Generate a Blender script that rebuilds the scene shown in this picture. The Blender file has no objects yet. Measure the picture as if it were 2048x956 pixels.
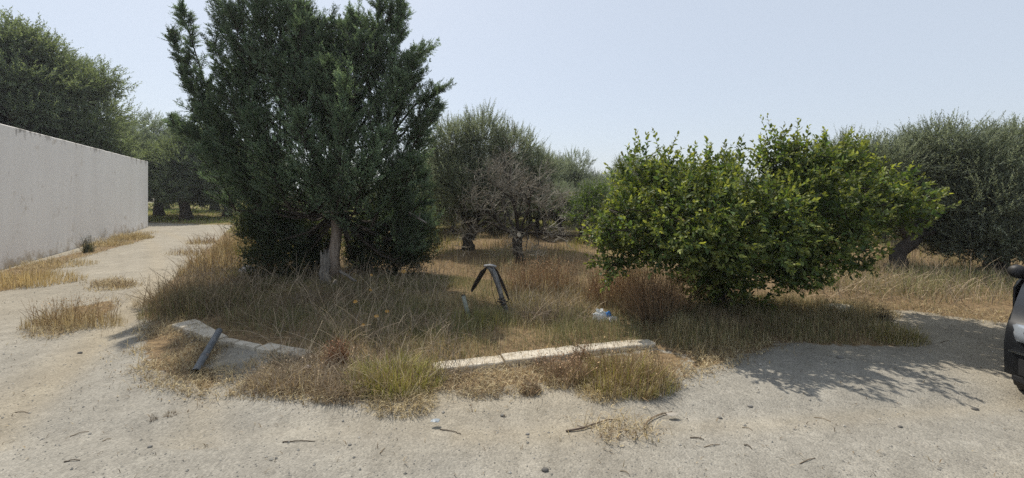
import bpy, bmesh, math, random
import numpy as np
from mathutils import Vector, Matrix, noise as mnoise
R = math.radians
SC = bpy.context.scene
COL = SC.collection
# ------------------------------------------------------------------ camera, sky, sun
F, H, HZ = 820.0, 1.85, 385.0           # focal length in photo pixels, eye height, horizon row
cam_d = bpy.data.cameras.new('camera'); cam = bpy.data.objects.new('camera', cam_d); COL.objects.link(cam)
cam.location = (0, 0, H); cam.rotation_euler = (R(90), 0, 0)
cam_d.sensor_width = 36; cam_d.lens = 36*F/2048; cam_d.shift_y = -(478-HZ)/2048
cam_d.clip_start = .05; cam_d.clip_end = 3000
SC.camera = cam
SUN_AZ, SUN_EL = -31.5, 55.0
w = bpy.data.worlds.new('World'); SC.world = w; w.use_nodes = True
nt = w.node_tree; nt.nodes.clear()
sky = nt.nodes.new('ShaderNodeTexSky'); sky.sky_type = 'NISHITA'; sky.sun_disc = False
sky.sun_elevation = R(SUN_EL); sky.sun_rotation = R(SUN_AZ)
sky.altitude = 0; sky.air_density = 1.0; sky.dust_density = 1.5; sky.ozone_density = 1.0
bg = nt.nodes.new('ShaderNodeBackground'); bg.inputs['Strength'].default_value = .13
out = nt.nodes.new('ShaderNodeOutputWorld')
hz_ = nt.nodes.new('ShaderNodeMix'); hz_.data_type = 'RGBA'; hz_.inputs[0].default_value = .78      # thin even summer haze over the whole sky
hz_.inputs[7].default_value = (3.5, 3.82, 4.25, 1); nt.links.new(sky.outputs[0], hz_.inputs[6]); nt.links.new(hz_.outputs[2], bg.inputs[0]); nt.links.new(bg.outputs[0], out.inputs[0])
sd_ = bpy.data.lights.new('sun', 'SUN'); sd_.energy = 3.6; sd_.angle = R(.6); sd_.color = (1, .93, .82)
sun = bpy.data.objects.new('sun', sd_); COL.objects.link(sun)
sv = Vector((math.sin(R(SUN_AZ))*math.cos(R(SUN_EL)), math.cos(R(SUN_AZ))*math.cos(R(SUN_EL)), math.sin(R(SUN_EL))))
sun.rotation_euler = sv.to_track_quat('Z', 'Y').to_euler(); sun.location = sv*60
SC.view_settings.view_transform = 'Standard'; SC.view_settings.look = 'None'
SC.view_settings.exposure = 0.5; SC.view_settings.gamma = 1
SC.render.engine = 'CYCLES'
SC.cycles.max_bounces = 9; SC.cycles.diffuse_bounces = 6; SC.cycles.glossy_bounces = 2
SC.cycles.transmission_bounces = 4; SC.cycles.use_denoising = False

# ------------------------------------------------------------------ helpers
UP = np.array([0, 0, 1.0])
def W(px, py, d):
    return np.array([(px-1024)/F*d, d, H-(py-HZ)/F*d])
def G(px, py, z=0.0):
    d = (H-z)*F/(py-HZ)
    return np.array([(px-1024)/F*d, d, z])
def nrm(a):
    return a/np.maximum(np.linalg.norm(a, axis=-1, keepdims=True), 1e-9)
def vnoise(x, y, s, seed=0):
    x = np.asarray(x)*s; y = np.asarray(y)*s
    xi = np.floor(x).astype(np.int64); yi = np.floor(y).astype(np.int64)
    fx = x-xi; fy = y-yi; fx = fx*fx*(3-2*fx); fy = fy*fy*(3-2*fy)
    def h(a, b):
        n = (a*374761393+b*668265263+seed*1442695041) & 0x7fffffff
        n = ((n ^ (n >> 13))*1274126177) & 0x7fffffff
        return ((n ^ (n >> 16)) & 0xffff)/65535.0
    return (h(xi, yi)*(1-fx)+h(xi+1, yi)*fx)*(1-fy)+(h(xi, yi+1)*(1-fx)+h(xi+1, yi+1)*fx)*fy
def fbm(x, y, s, seed=0):
    return vnoise(x, y, s, seed)*.55+vnoise(x, y, s*2.1, seed+7)*.3+vnoise(x, y, s*4.3, seed+13)*.15
def poly_px(pts):
    return np.array([G(a, b)[:2] for a, b in pts])
def sdist(x, y, poly):                 # signed distance, negative inside
    x = np.asarray(x, float); y = np.asarray(y, float)
    d2 = np.full(x.shape, 1e18); ins = np.zeros(x.shape, bool)
    n = len(poly)
    for i in range(n):
        ax, ay = poly[i]; bx, by = poly[(i+1) % n]
        ex, ey = bx-ax, by-ay
        t = np.clip(((x-ax)*ex+(y-ay)*ey)/(ex*ex+ey*ey+1e-12), 0, 1)
        d2 = np.minimum(d2, (x-ax-t*ex)**2+(y-ay-t*ey)**2)
        c = (ay > y) != (by > y)
        xx = ax+(y-ay)*ex/(ey if abs(ey) > 1e-12 else 1e-12)
        ins ^= c & (x < xx)
    d = np.sqrt(d2)
    return np.where(ins, -d, d)

# --- outlines on the ground
FIELD = poly_px([(470, 447), (425, 490), (380, 530), (335, 565), (300, 600), (285, 635), (340, 655), (440, 676), (520, 692), (600, 708),
    (700, 735), (800, 748), (900, 744), (1100, 722), (1310, 694), (1400, 715), (1470, 708), (1560, 684), (1680, 692), (1790, 694), (1812, 672),
    (1775, 640), (1745, 618), (1900, 628), (2048, 642), (2300, 668), (2600, 690)])
FIELD = np.vstack([FIELD, [[40, 9], [120, 60], [120, 300], [-120, 300], [-60, 40], [-27, 27], [-17.5, 23.5]]])
LITTER = [poly_px(p) for p in (
    [(285, 640), (340, 640), (400, 668), (455, 690), (440, 720), (470, 755), (400, 782), (330, 768), (280, 745), (262, 700)],
    [(470, 760), (520, 720), (610, 705), (800, 745), (900, 740), (1310, 692), (1400, 712), (1370, 752), (1290, 782), (1120, 770), (1000, 782), (900, 786),
     (800, 812), (680, 796), (560, 800), (475, 790)],
    [(70, 660), (120, 615), (235, 595), (250, 612), (200, 640), (90, 684)],
    [(-300, 640), (0, 540), (150, 505), (290, 462), (310, 462), (290, 480), (150, 520), (60, 572), (0, 585), (-300, 700)],
    [(190, 565), (240, 556), (270, 572), (220, 582)],
    [(1195, 850), (1230, 836), (1290, 850), (1285, 868), (1225, 874)],
    [(1360, 700), (1480, 690), (1600, 680), (1560, 700), (1490, 718), (1430, 740), (1370, 745)],
    [(1745, 612), (1900, 620), (2048, 634), (2300, 660), (2300, 676), (2048, 652), (1900, 636)])]
BED = poly_px([(470, 520), (700, 540), (900, 560), (1200, 590), (1330, 640), (1330, 690), (1100, 718), (900, 738), (800, 742), (700, 728), (600, 700), (440, 668), (345, 645), (300, 610), (340, 560)])
def zt(x, y):
    x = np.asarray(x, float); y = np.asarray(y, float)
    rut = 0
    for off in (-.55, .55):
        rut = rut-.028*np.exp(-((y-2.95-off-.06*(x-2))/.16)**2)*(.5+fbm(x, y, .8, 17))-.03*np.exp(-((x+4.3+off*1.3+(y-5)*.62)/.17)**2)*(y > 3)
    z = rut+(fbm(x, y, .45, 3)-.5)*.06*np.clip((14-y)/8, .0, 1)+(fbm(x, y, 2.2, 5)-.5)*.02*np.clip((12-y)/6, 0, 1)
    s = sdist(x, y, FIELD)
    return z*np.clip((s+.0)/.4+1, .3, 1)+.07*np.clip(-s/.5, 0, 1)*np.clip((30-y)/20, 0, 1)

def new_obj(name, me, parent=None):
    o = bpy.data.objects.new(name, me); COL.objects.link(o)
    if parent is not None: o.parent = parent
    return o
ORG = {}
def org(o):
    while o is not None:
        if o.name in ORG: return ORG[o.name]
        o = o.parent
    return np.zeros(3)
class MB:
    def __init__(s): s.V = []; s.F = []; s.C = []; s.n = 0
    def add(s, V, Fs, col=None):
        V = np.asarray(V, float).reshape(-1, 3)
        if not isinstance(Fs, (list, tuple)) : Fs = [Fs]
        for f in Fs:
            f = np.asarray(f, np.int64)
            if f.size: s.F.append(f+s.n)
        s.V.append(V); s.n += len(V)
        c = np.ones((len(V), 3))*.5 if col is None else np.broadcast_to(np.asarray(col, float), (len(V), 3))
        s.C.append(c)
    def build(s, name, mat, parent=None, smooth=False, at=None):
        V = np.vstack(s.V)
        if at is not None: V = V-np.asarray(at)
        elif parent is not None: V = V-org(parent)
        me = bpy.data.meshes.new(name)
        me.vertices.add(len(V)); me.vertices.foreach_set('co', V.astype(np.float32).ravel())
        nl = sum(f.size for f in s.F); npoly = sum(len(f) for f in s.F)
        me.loops.add(nl); me.polygons.add(npoly)
        me.loops.foreach_set('vertex_index', np.concatenate([f.ravel() for f in s.F]).astype(np.int32))
        tot = np.concatenate([np.full(len(f), f.shape[1]) for f in s.F]).astype(np.int32)
        st = np.concatenate([[0], np.cumsum(tot)[:-1]]).astype(np.int32)
        me.polygons.foreach_set('loop_start', st); me.polygons.foreach_set('loop_total', tot)
        me.polygons.foreach_set('use_smooth', np.full(npoly, bool(smooth)))
        ca = me.color_attributes.new('Col', 'FLOAT_COLOR', 'POINT')
        C = np.hstack([np.vstack(s.C), np.ones((len(V), 1))])
        ca.data.foreach_set('color', C.astype(np.float32).ravel())
        me.update(); me.validate()
        me.materials.append(mat)
        o = new_obj(name, me, parent)
        if at is not None and parent is None: o.location = at
        return o
def tag(o, label=None, cat=None, group=None, kind=None):
    if label: o['label'] = label
    if cat: o['category'] = cat
    if group: o['group'] = group
    if kind: o['kind'] = kind
    return o
def thing(name, label, cat, loc=(0, 0, 0), group=None):
    o = new_obj(name, None); o.location = loc; ORG[o.name] = np.array(loc, float); o.empty_display_size = .2
    return tag(o, label, cat, group)
def copy_tree(o, loc, rz=0, s=1, label=None, group=None):
    kids = [c for c in o.children]
    c = o.copy(); COL.objects.link(c); c.location = loc; c.rotation_euler = (0, 0, rz)
    c.scale = (s, s, s) if np.isscalar(s) else s
    if label: c['label'] = label
    if group: c['group'] = group
    for k in kids:
        d = k.copy(); COL.objects.link(d); d.parent = c
        for g in k.children:
            e = g.copy(); COL.objects.link(e); e.parent = d
    return c

# --- geometry pieces
def tube(mb, pts, rad, sides=6, col=None, cap=True, rough=0, rng=None):
    pts = np.asarray(pts, float); n = len(pts)
    rad = np.broadcast_to(np.asarray(rad, float), (n,))
    T = nrm(np.gradient(pts, axis=0))
    a = np.array([0, 0, 1.]) if abs(T[0][2]) < .9 else np.array([1., 0, 0])
    A = nrm(np.cross(T, a)); B = np.cross(T, A)
    th = np.linspace(0, 2*math.pi, sides, endpoint=False)
    r = rad[:, None]*np.ones((n, sides))
    if rough and rng is not None: r = r*(1+rng.uniform(-rough, rough, (n, sides)))
    V = pts[:, None]+r[..., None]*(np.cos(th)[None, :, None]*A[:, None]+np.sin(th)[None, :, None]*B[:, None])
    i = np.arange(n-1)[:, None]*sides; j = np.arange(sides)[None]; k = (j+1) % sides
    q = np.stack([i+j, i+k, i+sides+k, i+sides+j], -1).reshape(-1, 4)
    V = V.reshape(-1, 3); fs = [q]
    if cap:
        V = np.vstack([V, pts[:1], pts[-1:]])
        c0, c1 = n*sides, n*sides+1
        jj = np.arange(sides); kk = (jj+1) % sides
        fs.append(np.stack([kk, jj, np.full(sides, c0)], -1)); fs.append(np.stack([(n-1)*sides+jj, (n-1)*sides+kk, np.full(sides, c1)], -1))
    mb.add(V, fs, col)
def curve(p0, p1, n=6, sag=None, jit=0, rng=None):
    p0 = np.asarray(p0, float); p1 = np.asarray(p1, float)
    t = np.linspace(0, 1, n)[:, None]
    p = p0*(1-t)+p1*t
    if sag is not None: p = p+np.asarray(sag)*4*t*(1-t)
    if jit: 
        j = rng.normal(0, jit, (n, 3)); j[0] = 0; j[-1] = 0; p = p+j
    return p
def blades(mb, P, h, w, lean, az, col, curl=.5, side=None):
    n = len(P)
    if n == 0: return
    d = np.stack([np.cos(az), np.sin(az), np.zeros(n)], -1)
    s = np.stack([-np.sin(az), np.cos(az), np.zeros(n)], -1) if side is None else side
    h = h[:, None]; w = (w*.5)[:, None]; L = lean[:, None]
    up = np.sqrt(np.maximum(1-np.minimum(L, .98)**2, .02))
    p1 = P+UP*h*.55*up**curl+d*h*.55*L*.6
    p2 = P+UP*h*up+d*h*L
    V = np.stack([P-s*w, P+s*w, p1+s*w*.8, p1-s*w*.8, p2], 1)
    i = np.arange(n)[:, None]*5
    mb.add(V.reshape(-1, 3), [i+np.array([[0, 1, 2, 3]]), i+np.array([[3, 2, 4]])], np.repeat(col, 5, 0))
def leaves(mb, B, D, N, L, Wd, col, full=False):
    n = len(B)
    if n == 0: return
    D = nrm(D); S = nrm(np.cross(N, D)); N = np.cross(D, S); L = L[:, None]; Wd = (Wd*.5)[:, None]
    i = np.arange(n)[:, None]
    if not full:
        V = np.stack([B, B+D*L*.45+S*Wd+N*L*.05, B+D*L-N*L*.08, B+D*L*.45-S*Wd+N*L*.05], 1)
        mb.add(V.reshape(-1, 3), [i*4+np.array([[0, 1, 2]]), i*4+np.array([[0, 2, 3]])], np.repeat(col, 4, 0))
    else:
        V = np.stack([B, B+D*L*.33+N*L*.03, B+D*L*.68+N*L*.02, B+D*L-N*L*.1,
                      B+D*L*.3+S*Wd*.95+N*L*.12, B+D*L*.68+S*Wd*.8+N*L*.07, B+D*L*.3-S*Wd*.95+N*L*.12, B+D*L*.68-S*Wd*.8+N*L*.07], 1)
        mb.add(V.reshape(-1, 3), [i*8+np.array([[0, 4, 1]]), i*8+np.array([[0, 1, 6]]), i*8+np.array([[1, 4, 5, 2]]), i*8+np.array([[1, 2, 7, 6]]),
               i*8+np.array([[2, 5, 3]]), i*8+np.array([[2, 3, 7]])], np.repeat(col, 8, 0))
def shoots(mb, rng, P, D, L, k, leaf, width, ca, cb, angle=45, planar=False, bend=.15, full=False, taper=.5, stem=None, stemw=.006, bright=.25, keep=None):
    """leafy shoots: k leaves along each"""
    n = len(P); D = nrm(D)
    t = (np.arange(k)+.5)/k; t = np.clip(t[None]+rng.uniform(-.4, .4, (n, k))/k, .02, 1)
    cv = UP*bend
    pos = P[:, None]+D[:, None]*(L[:, None]*t)[..., None]+cv*(L[:, None]*t*t)[..., None]
    T = nrm(D[:, None]+2*cv*t[..., None])
    ref = nrm(rng.normal(0, 1, (n, 3))); A = nrm(np.cross(D, ref)); Bv = np.cross(D, A)
    if planar: th = np.where(np.arange(k) % 2 == 0, 0, math.pi)[None]+rng.normal(0, .35, (n, k))
    else: th = (np.arange(k)*2.4)[None]+rng.uniform(0, 6.28, (n, 1))
    rad = A[:, None]*np.cos(th)[..., None]+Bv[:, None]*np.sin(th)[..., None]
    a = R(angle)*(1-.5*t)+rng.normal(0, .15, (n, k))
    dr = nrm(T*np.cos(a)[..., None]+rad*np.sin(a)[..., None])
    N = nrm(rng.normal(0, .6, (n, k, 3))+UP*.8) if not planar else nrm(Bv[:, None]+rng.normal(0, .4, (n, k, 3)))
    ll = leaf*(1-taper*t)*rng.uniform(.7, 1.25, (n, k)); ww = ll*width
    br = rng.uniform(1-bright, 1+bright, (n, 1))*rng.uniform(1-bright, 1+bright, (n, k))
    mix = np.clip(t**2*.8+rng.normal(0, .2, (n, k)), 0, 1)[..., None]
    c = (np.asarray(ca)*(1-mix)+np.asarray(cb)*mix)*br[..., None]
    arr = [x.reshape(-1, *x.shape[2:]) for x in (pos, dr, N, ll, ww, c)]
    if keep is not None: 
        keep.append(arr)
        return
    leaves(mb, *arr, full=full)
def stems(mb, P, D, L, w, col, bend=.15):
    n = len(P); D = nrm(D); S = nrm(np.cross(D, UP+.01)); w = np.broadcast_to(w, (n,))[:, None]*.5; L = L[:, None]
    for SS in (S, nrm(np.cross(D, S))):
        p1 = P+D*L*.5+UP*bend*L*.25; p2 = P+D*L+UP*bend*L
        V = np.stack([P-SS*w, P+SS*w, p1+SS*w*.7, p1-SS*w*.7, p2], 1); i = np.arange(n)[:, None]*5
        mb.add(V.reshape(-1, 3), [i+np.array([[0, 1, 2, 3]]), i+np.array([[3, 2, 4]])], col)
def rand_dirs(rng, n):
    return nrm(rng.normal(0, 1, (n, 3)))
def lobes_shoots(rng, lobes, dens, lmin, lmax, out_w=1, up_w=.5, rnd=.5, inner=.45, zmin=None):
    P = []; D = []; L = []
    for c, r in lobes:
        c = np.asarray(c, float); r = np.broadcast_to(np.asarray(r, float), (3,))
        n = int(dens*(r[0]*r[1]+r[0]*r[2]+r[1]*r[2])/3*4)
        u = rand_dirs(rng, n); rr = (inner+(1-inner)*rng.random(n)**.6)[:, None]
        # small lumps so that the outline is uneven
        lump = 1+.22*np.sin(u[:, :1]*5+c[0]*3)*np.cos(u[:, 1:2]*4+c[2]*5)+.12*np.sin(u[:, 2:]*9+c[1])
        p = c+u*r*rr*lump
        l = rng.uniform(lmin, lmax, n)
        d = nrm(u*out_w+UP*up_w+rng.normal(0, rnd, (n, 3)))
        P.append(p-d*l[:, None]*.5); D.append(d); L.append(l)
    P, D, L = np.vstack(P), np.vstack(D), np.concatenate(L)
    if zmin is not None:
        m = P[:, 2] > zmin; P, D, L = P[m], D[m], L[m]
    return P, D, L

# ------------------------------------------------------------------ materials
def mat_new(name):
    m = bpy.data.materials.new(name); m.use_nodes = True
    t = m.node_tree; t.nodes.clear(); return m, t
def N_(t, k, **kw):
    n = t.nodes.new(k)
    for a, b in kw.items():
        if hasattr(n, a): setattr(n, a, b)
        else: n.inputs[a].default_value = b
    return n
def leaf_mat(name, trans=.35, rough=.5, spec=.3, back=None, tcol=(1.3, 1.25, .6)):
    m, t = mat_new(name); L = t.links.new
    at = N_(t, 'ShaderNodeAttribute'); at.attribute_name = 'Col'
    colr = at.outputs['Color']
    if back is not None:
        ge = N_(t, 'ShaderNodeNewGeometry'); mx = N_(t, 'ShaderNodeMix', data_type='RGBA')
        L(ge.outputs['Backfacing'], mx.inputs[0]); L(colr, mx.inputs[6])
        mul = N_(t, 'ShaderNodeMix', data_type='RGBA', blend_type='MULTIPLY'); mul.inputs[0].default_value = 1
        L(colr, mul.inputs[6]); mul.inputs[7].default_value = (*back, 1); L(mul.outputs[2], mx.inputs[7]); colr = mx.outputs[2]
    p = N_(t, 'ShaderNodeBsdfPrincipled'); p.inputs['Roughness'].default_value = rough; p.inputs['Specular IOR Level'].default_value = spec
    L(colr, p.inputs['Base Color'])
    tr = N_(t, 'ShaderNodeBsdfTranslucent'); m2 = N_(t, 'ShaderNodeMix', data_type='RGBA', blend_type='MULTIPLY'); m2.inputs[0].default_value = 1
    L(at.outputs['Color'], m2.inputs[6]); m2.inputs[7].default_value = (*tcol, 1); L(m2.outputs[2], tr.inputs[0])
    ms = N_(t, 'ShaderNodeMixShader'); ms.inputs[0].default_value = trans
    L(p.outputs[0], ms.inputs[1]); L(tr.outputs[0], ms.inputs[2])
    o = N_(t, 'ShaderNodeOutputMaterial'); L(ms.outputs[0], o.inputs[0]); return m
def rough_mat(name, c1, c2, scale=8, bump=.3, rough=.85, metal=0, spec=.3, stretch=(1, 1, 1), fine=60, c3=None, c3_scale=2.0, c3_lo=.55, dist=.02):
    m, t = mat_new(name); L = t.links.new
    tc = N_(t, 'ShaderNodeTexCoord'); mp = N_(t, 'ShaderNodeMapping'); mp.inputs['Scale'].default_value = stretch
    L(tc.outputs['Object'], mp.inputs[0])
    n1 = N_(t, 'ShaderNodeTexNoise', Scale=scale, Detail=8.0, Roughness=.65); L(mp.outputs[0], n1.inputs[0])
    n2 = N_(t, 'ShaderNodeTexNoise', Scale=fine, Detail=4.0); L(mp.outputs[0], n2.inputs[0])
    cr = N_(t, 'ShaderNodeValToRGB'); cr.color_ramp.elements[0].position = .35; cr.color_ramp.elements[1].position = .65
    cr.color_ramp.elements[0].color = (*c1, 1); cr.color_ramp.elements[1].color = (*c2, 1)
    L(n1.outputs[0], cr.inputs[0]); c = cr.outputs[0]
    if c3 is not None:
        n3 = N_(t, 'ShaderNodeTexNoise', Scale=c3_scale, Detail=6.0, Roughness=.7); L(mp.outputs[0], n3.inputs[0])
        r3 = N_(t, 'ShaderNodeValToRGB'); r3.color_ramp.elements[0].position = c3_lo; r3.color_ramp.elements[1].position = c3_lo+.12
        L(n3.outputs[0], r3.inputs[0])
        mx = N_(t, 'ShaderNodeMix', data_type='RGBA'); L(r3.outputs[0], mx.inputs[0]); L(c, mx.inputs[6]); mx.inputs[7].default_value = (*c3, 1); c = mx.outputs[2]
    p = N_(t, 'ShaderNodeBsdfPrincipled', Roughness=rough, Metallic=metal); p.inputs['Specular IOR Level'].default_value = spec
    L(c, p.inputs['Base Color'])
    ad = N_(t, 'ShaderNodeMath', operation='ADD'); L(n1.outputs[0], ad.inputs[0]); L(n2.outputs[0], ad.inputs[1])
    b = N_(t, 'ShaderNodeBump', Strength=bump, Distance=dist); L(ad.outputs[0], b.inputs['Height']); L(b.outputs[0], p.inputs['Normal'])
    o = N_(t, 'ShaderNodeOutputMaterial'); L(p.outputs[0], o.inputs[0]); return m
def plain(name, c, rough=.5, metal=0, spec=.5, coat=0, emit=None):
    m, t = mat_new(name); p = N_(t, 'ShaderNodeBsdfPrincipled', Roughness=rough, Metallic=metal); p.inputs['Base Color'].default_value = (*c, 1)
    p.inputs['Specular IOR Level'].default_value = spec; p.inputs['Coat Weight'].default_value = coat; p.inputs['Coat Roughness'].default_value = .05
    n = N_(t, 'ShaderNodeTexNoise', Scale=30.0, Detail=5.0); mr = N_(t, 'ShaderNodeMapRange'); mr.inputs[3].default_value = max(rough-.08, .02); mr.inputs[4].default_value = rough+.12
    t.links.new(n.outputs[0], mr.inputs[0]); t.links.new(mr.outputs[0], p.inputs['Roughness'])
    o = N_(t, 'ShaderNodeOutputMaterial'); t.links.new(p.outputs[0], o.inputs[0]); return m
M = {}
M['grass'] = leaf_mat('dry_grass', .3, .7, .15, tcol=(1.1, 1.05, .9))
M['cypress'] = leaf_mat('cypress_foliage', .42, .6, .25, tcol=(1.1, 1.2, .8))
M['olive'] = leaf_mat('olive_leaf', .48, .5, .35, back=(1.35, 1.35, 1.45), tcol=(1.1, 1.12, .85))
M['lemon'] = leaf_mat('lemon_leaf', .40, .5, .28, tcol=(1.35, 1.35, .5))
M['dark_leaf'] = leaf_mat('evergreen_leaf', .46, .5, .3)
M['twig'] = leaf_mat('dry_twig', .0, .8, .2)
M['bark'] = rough_mat('olive_bark', (.028, .023, .018), (.075, .06, .047), 9, .8, stretch=(1, 1, .3), dist=.04)
M['bark_c'] = rough_mat('cypress_bark', (.17, .13, .10), (.40, .33, .27), 10, .8, stretch=(1, 1, .12), dist=.03)
M['dead_wood'] = rough_mat('grey_dead_wood', (.10, .09, .08), (.30, .27, .23), 12, .9, stretch=(1, 1, .15), dist=.03)

# ------------------------------------------------------------------ ground
def ground_material():
    m, t = mat_new('gravel_ground'); L = t.links.new
    tc = N_(t, 'ShaderNodeTexCoord'); co = tc.outputs['Object']
    at = N_(t, 'ShaderNodeAttribute'); at.attribute_name = 'Col'; sep = N_(t, 'ShaderNodeSeparateColor'); L(at.outputs['Color'], sep.inputs[0])
    def noise(s, d=6.0, r=.6): 
        n = N_(t, 'ShaderNodeTexNoise', Scale=s, Detail=d, Roughness=r); L(co, n.inputs[0]); return n.outputs[0]
    def ramp(v, a, b, ca, cb):
        r = N_(t, 'ShaderNodeValToRGB'); e = r.color_ramp.elements; e[0].position = a; e[1].position = b
        e[0].color = (*ca, 1); e[1].color = (*cb, 1); L(v, r.inputs[0]); return r.outputs[0]
    def mix(f, a, b, bt='MIX'):
        x = N_(t, 'ShaderNodeMix', data_type='RGBA', blend_type=bt)
        if isinstance(f, float): x.inputs[0].default_value = f
        else: L(f, x.inputs[0])
        for v, s in ((a, 6), (b, 7)):
            if isinstance(v, tuple): x.inputs[s].default_value = (*v, 1)
            else: L(v, x.inputs[s])
        return x.outputs[2]
    grey = ramp(noise(5), .3, .7, (.24, .23, .205), (.315, .302, .27))
    tan = ramp(noise(3), .3, .7, (.278, .246, .19), (.352, .314, .245))
    base = mix(sep.outputs[1], grey, tan)
    # small stones: dark and pale grains
    v = N_(t, 'ShaderNodeTexVoronoi', Scale=70.0); L(co, v.inputs[0])
    grain = ramp(v.outputs['Color'], 0.0, 1.0, (.68, .68, .68), (1.28, 1.27, 1.26))
    base = mix(.75, base, grain, 'MULTIPLY')
    v2 = N_(t, 'ShaderNodeTexVoronoi', Scale=28.0); L(co, v2.inputs[0])
    sp = ramp(v2.outputs['Distance'], .10, .2, (1, 1, 1), (0, 0, 0))
    base = mix(mix(1.0, sp, ramp(noise(9), .5, .62, (0, 0, 0), (.8, .8, .8)), 'MULTIPLY'), base, (.20, .188, .165))
    fine = ramp(noise(75, 5, .8), .36, .64, (.72, .72, .72), (1.25, 1.25, 1.24))
    base = mix(.6, base, fine, 'MULTIPLY')
    base = mix(.9, base, ramp(noise(.7, 4), .3, .7, (.86, .85, .83), (1.1, 1.09, 1.07)), 'MULTIPLY')
    base = mix(.8, base, ramp(noise(2.6, 7, .75), .35, .65, (.84, .83, .82), (1.1, 1.1, 1.09)), 'MULTIPLY')
    soil = ramp(noise(14), .3, .7, (.10, .07, .042), (.27, .19, .105))
    soil = mix(.8, soil, fine, 'MULTIPLY')
    green = ramp(noise(2.5), .35, .65, (.20, .17, .06), (.14, .17, .04))
    soil = mix(sep.outputs[2], soil, green)
    ed = N_(t, 'ShaderNodeMath', operation='ADD'); L(sep.outputs[0], ed.inputs[0])
    nn = N_(t, 'ShaderNodeMapRange'); L(noise(11, 5), nn.inputs[0]); nn.inputs[3].default_value = -.55; nn.inputs[4].default_value = .55; L(nn.outputs[0], ed.inputs[1])
    msk = ramp(ed.outputs[0], .42, .58, (0, 0, 0), (1, 1, 1))
    c = mix(msk, base, soil)
    p = N_(t, 'ShaderNodeBsdfPrincipled', Roughness=.95); p.inputs['Specular IOR Level'].default_value = .12; L(c, p.inputs['Base Color'])
    a1 = N_(t, 'ShaderNodeMath', operation='MULTIPLY_ADD'); L(v.outputs['Distance'], a1.inputs[0]); a1.inputs[1].default_value = -.55; L(noise(22, 6, .7), a1.inputs[2])
    a2 = N_(t, 'ShaderNodeMath', operation='MULTIPLY_ADD'); L(noise(130, 3), a2.inputs[0]); a2.inputs[1].default_value = .35; L(a1.outputs[0], a2.inputs[2])
    b = N_(t, 'ShaderNodeBump', Strength=.7, Distance=.014); L(a2.outputs[0], b.inputs['Height']); L(b.outputs[0], p.inputs['Normal'])
    o = N_(t, 'ShaderNodeOutputMaterial'); L(p.outputs[0], o.inputs[0]); return m
def make_ground():
    xs = np.concatenate([-np.geomspace(700, 16, 40), np.arange(-15.6, -8, .2), np.arange(-8, 9, .06), np.arange(9, 15.6, .2), np.geomspace(16, 700, 40)])
    ys = np.concatenate([-np.geomspace(200, 1, 12), np.arange(-.5, 2.4, .2), np.arange(2.4, 9, .06), np.arange(9, 28, .2), np.geomspace(28.3, 900, 50)])
    X, Y = np.meshgrid(xs, ys); x = X.ravel(); y = Y.ravel()
    V = np.stack([x, y, zt(x, y)], -1)
    nx, ny = len(xs), len(ys)
    i = (np.arange(ny-1)[:, None]*nx+np.arange(nx-1)[None]).ravel()
    q = np.stack([i, i+1, i+nx+1, i+nx], -1)
    s = sdist(x, y, FIELD)
    for l in LITTER: s = np.minimum(s, sdist(x, y, l)+.10)
    bed = np.clip(.5-s/.3, 0, 1)
    tan = np.clip((x*.10+.35*np.sin(x*.9+y*.5)+(fbm(x, y, .5, 11)-.5)*2.2)+.15+np.clip((y-6)/8, 0, .5), 0, 1)
    track = np.exp(-((x+5.2+(y-5)*.52)/.35)**2)*.6
    for off in (-.8, .75):                      # two faint wheel tracks curving into the path and two across the front
        track = track+.45*np.exp(-((x+4.3+off+(y-5)*.62+.02*(y-5)**2)/.22)**2)*(y > 3)
        track = track+.4*np.exp(-((y-2.9-off*.55-.10*(x-2)-.012*(x-2)**2)/.13)**2)*(x > -.5)
    tan = np.clip(tan*.75+track*.9+.45*np.clip((-x-4)/3, 0, 1)*np.clip((y-4.5)/2, 0, 1), 0, 1)
    grn = np.clip((y-17)/6, 0, 1)*np.clip((fbm(x, y, .12, 21)-.3)*3, 0, 1)
    mb = MB(); mb.add(V, q, np.stack([bed, tan, grn], -1))
    o = mb.build('ground', ground_material(), smooth=True); tag(o, kind='structure')
make_ground()

# loose stones and crumbs on the gravel (uncountable)
def rock_shape(rng, n=1):
    base = np.array([[1, 0, 0], [-1, 0, 0], [0, 1, 0], [0, -1, 0], [0, 0, 1], [0, 0, -1]], float)
    return base
OCT = np.array([[0, 2, 4], [2, 1, 4], [1, 3, 4], [3, 0, 4], [2, 0, 5], [1, 2, 5], [3, 1, 5], [0, 3, 5]])
def pebbles():
    rng = np.random.default_rng(4); n = 7000
    y = 2.2*np.exp(rng.random(n)*1.4); u = rng.uniform(-1.6, 1.6, n); x = u*y
    s = np.minimum(sdist(x, y, FIELD), 9)
    k = (s > .1); x, y = x[k], y[k]; n = len(x)
    r = rng.uniform(.0035, .008, n)*(1+.9*(rng.random(n) > .93))*(1+.6*(rng.random(n) > .99))
    base = rock_shape(rng)
    V = base[None]*r[:, None, None]*rng.uniform(.6, 1.25, (n, 6, 3))
    a = rng.uniform(0, 6.28, n); c, s_ = np.cos(a)[:, None], np.sin(a)[:, None]
    V = np.stack([V[..., 0]*c-V[..., 1]*s_, V[..., 0]*s_+V[..., 1]*c, V[..., 2]*.7], -1)
    V += np.stack([x, y, zt(x, y)+r*.25], -1)[:, None]
    g = rng.uniform(.2, .38, n); col = np.stack([g, g*.95, g*.84], -1)
    f = (np.arange(n)[:, None, None]*6+OCT[None]).reshape(-1, 3)
    mb = MB(); mb.add(V.reshape(-1, 3), f, np.repeat(col, 6, 0))
    tag(mb.build('gravel', M['twig']), kind='stuff')
pebbles()

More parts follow.
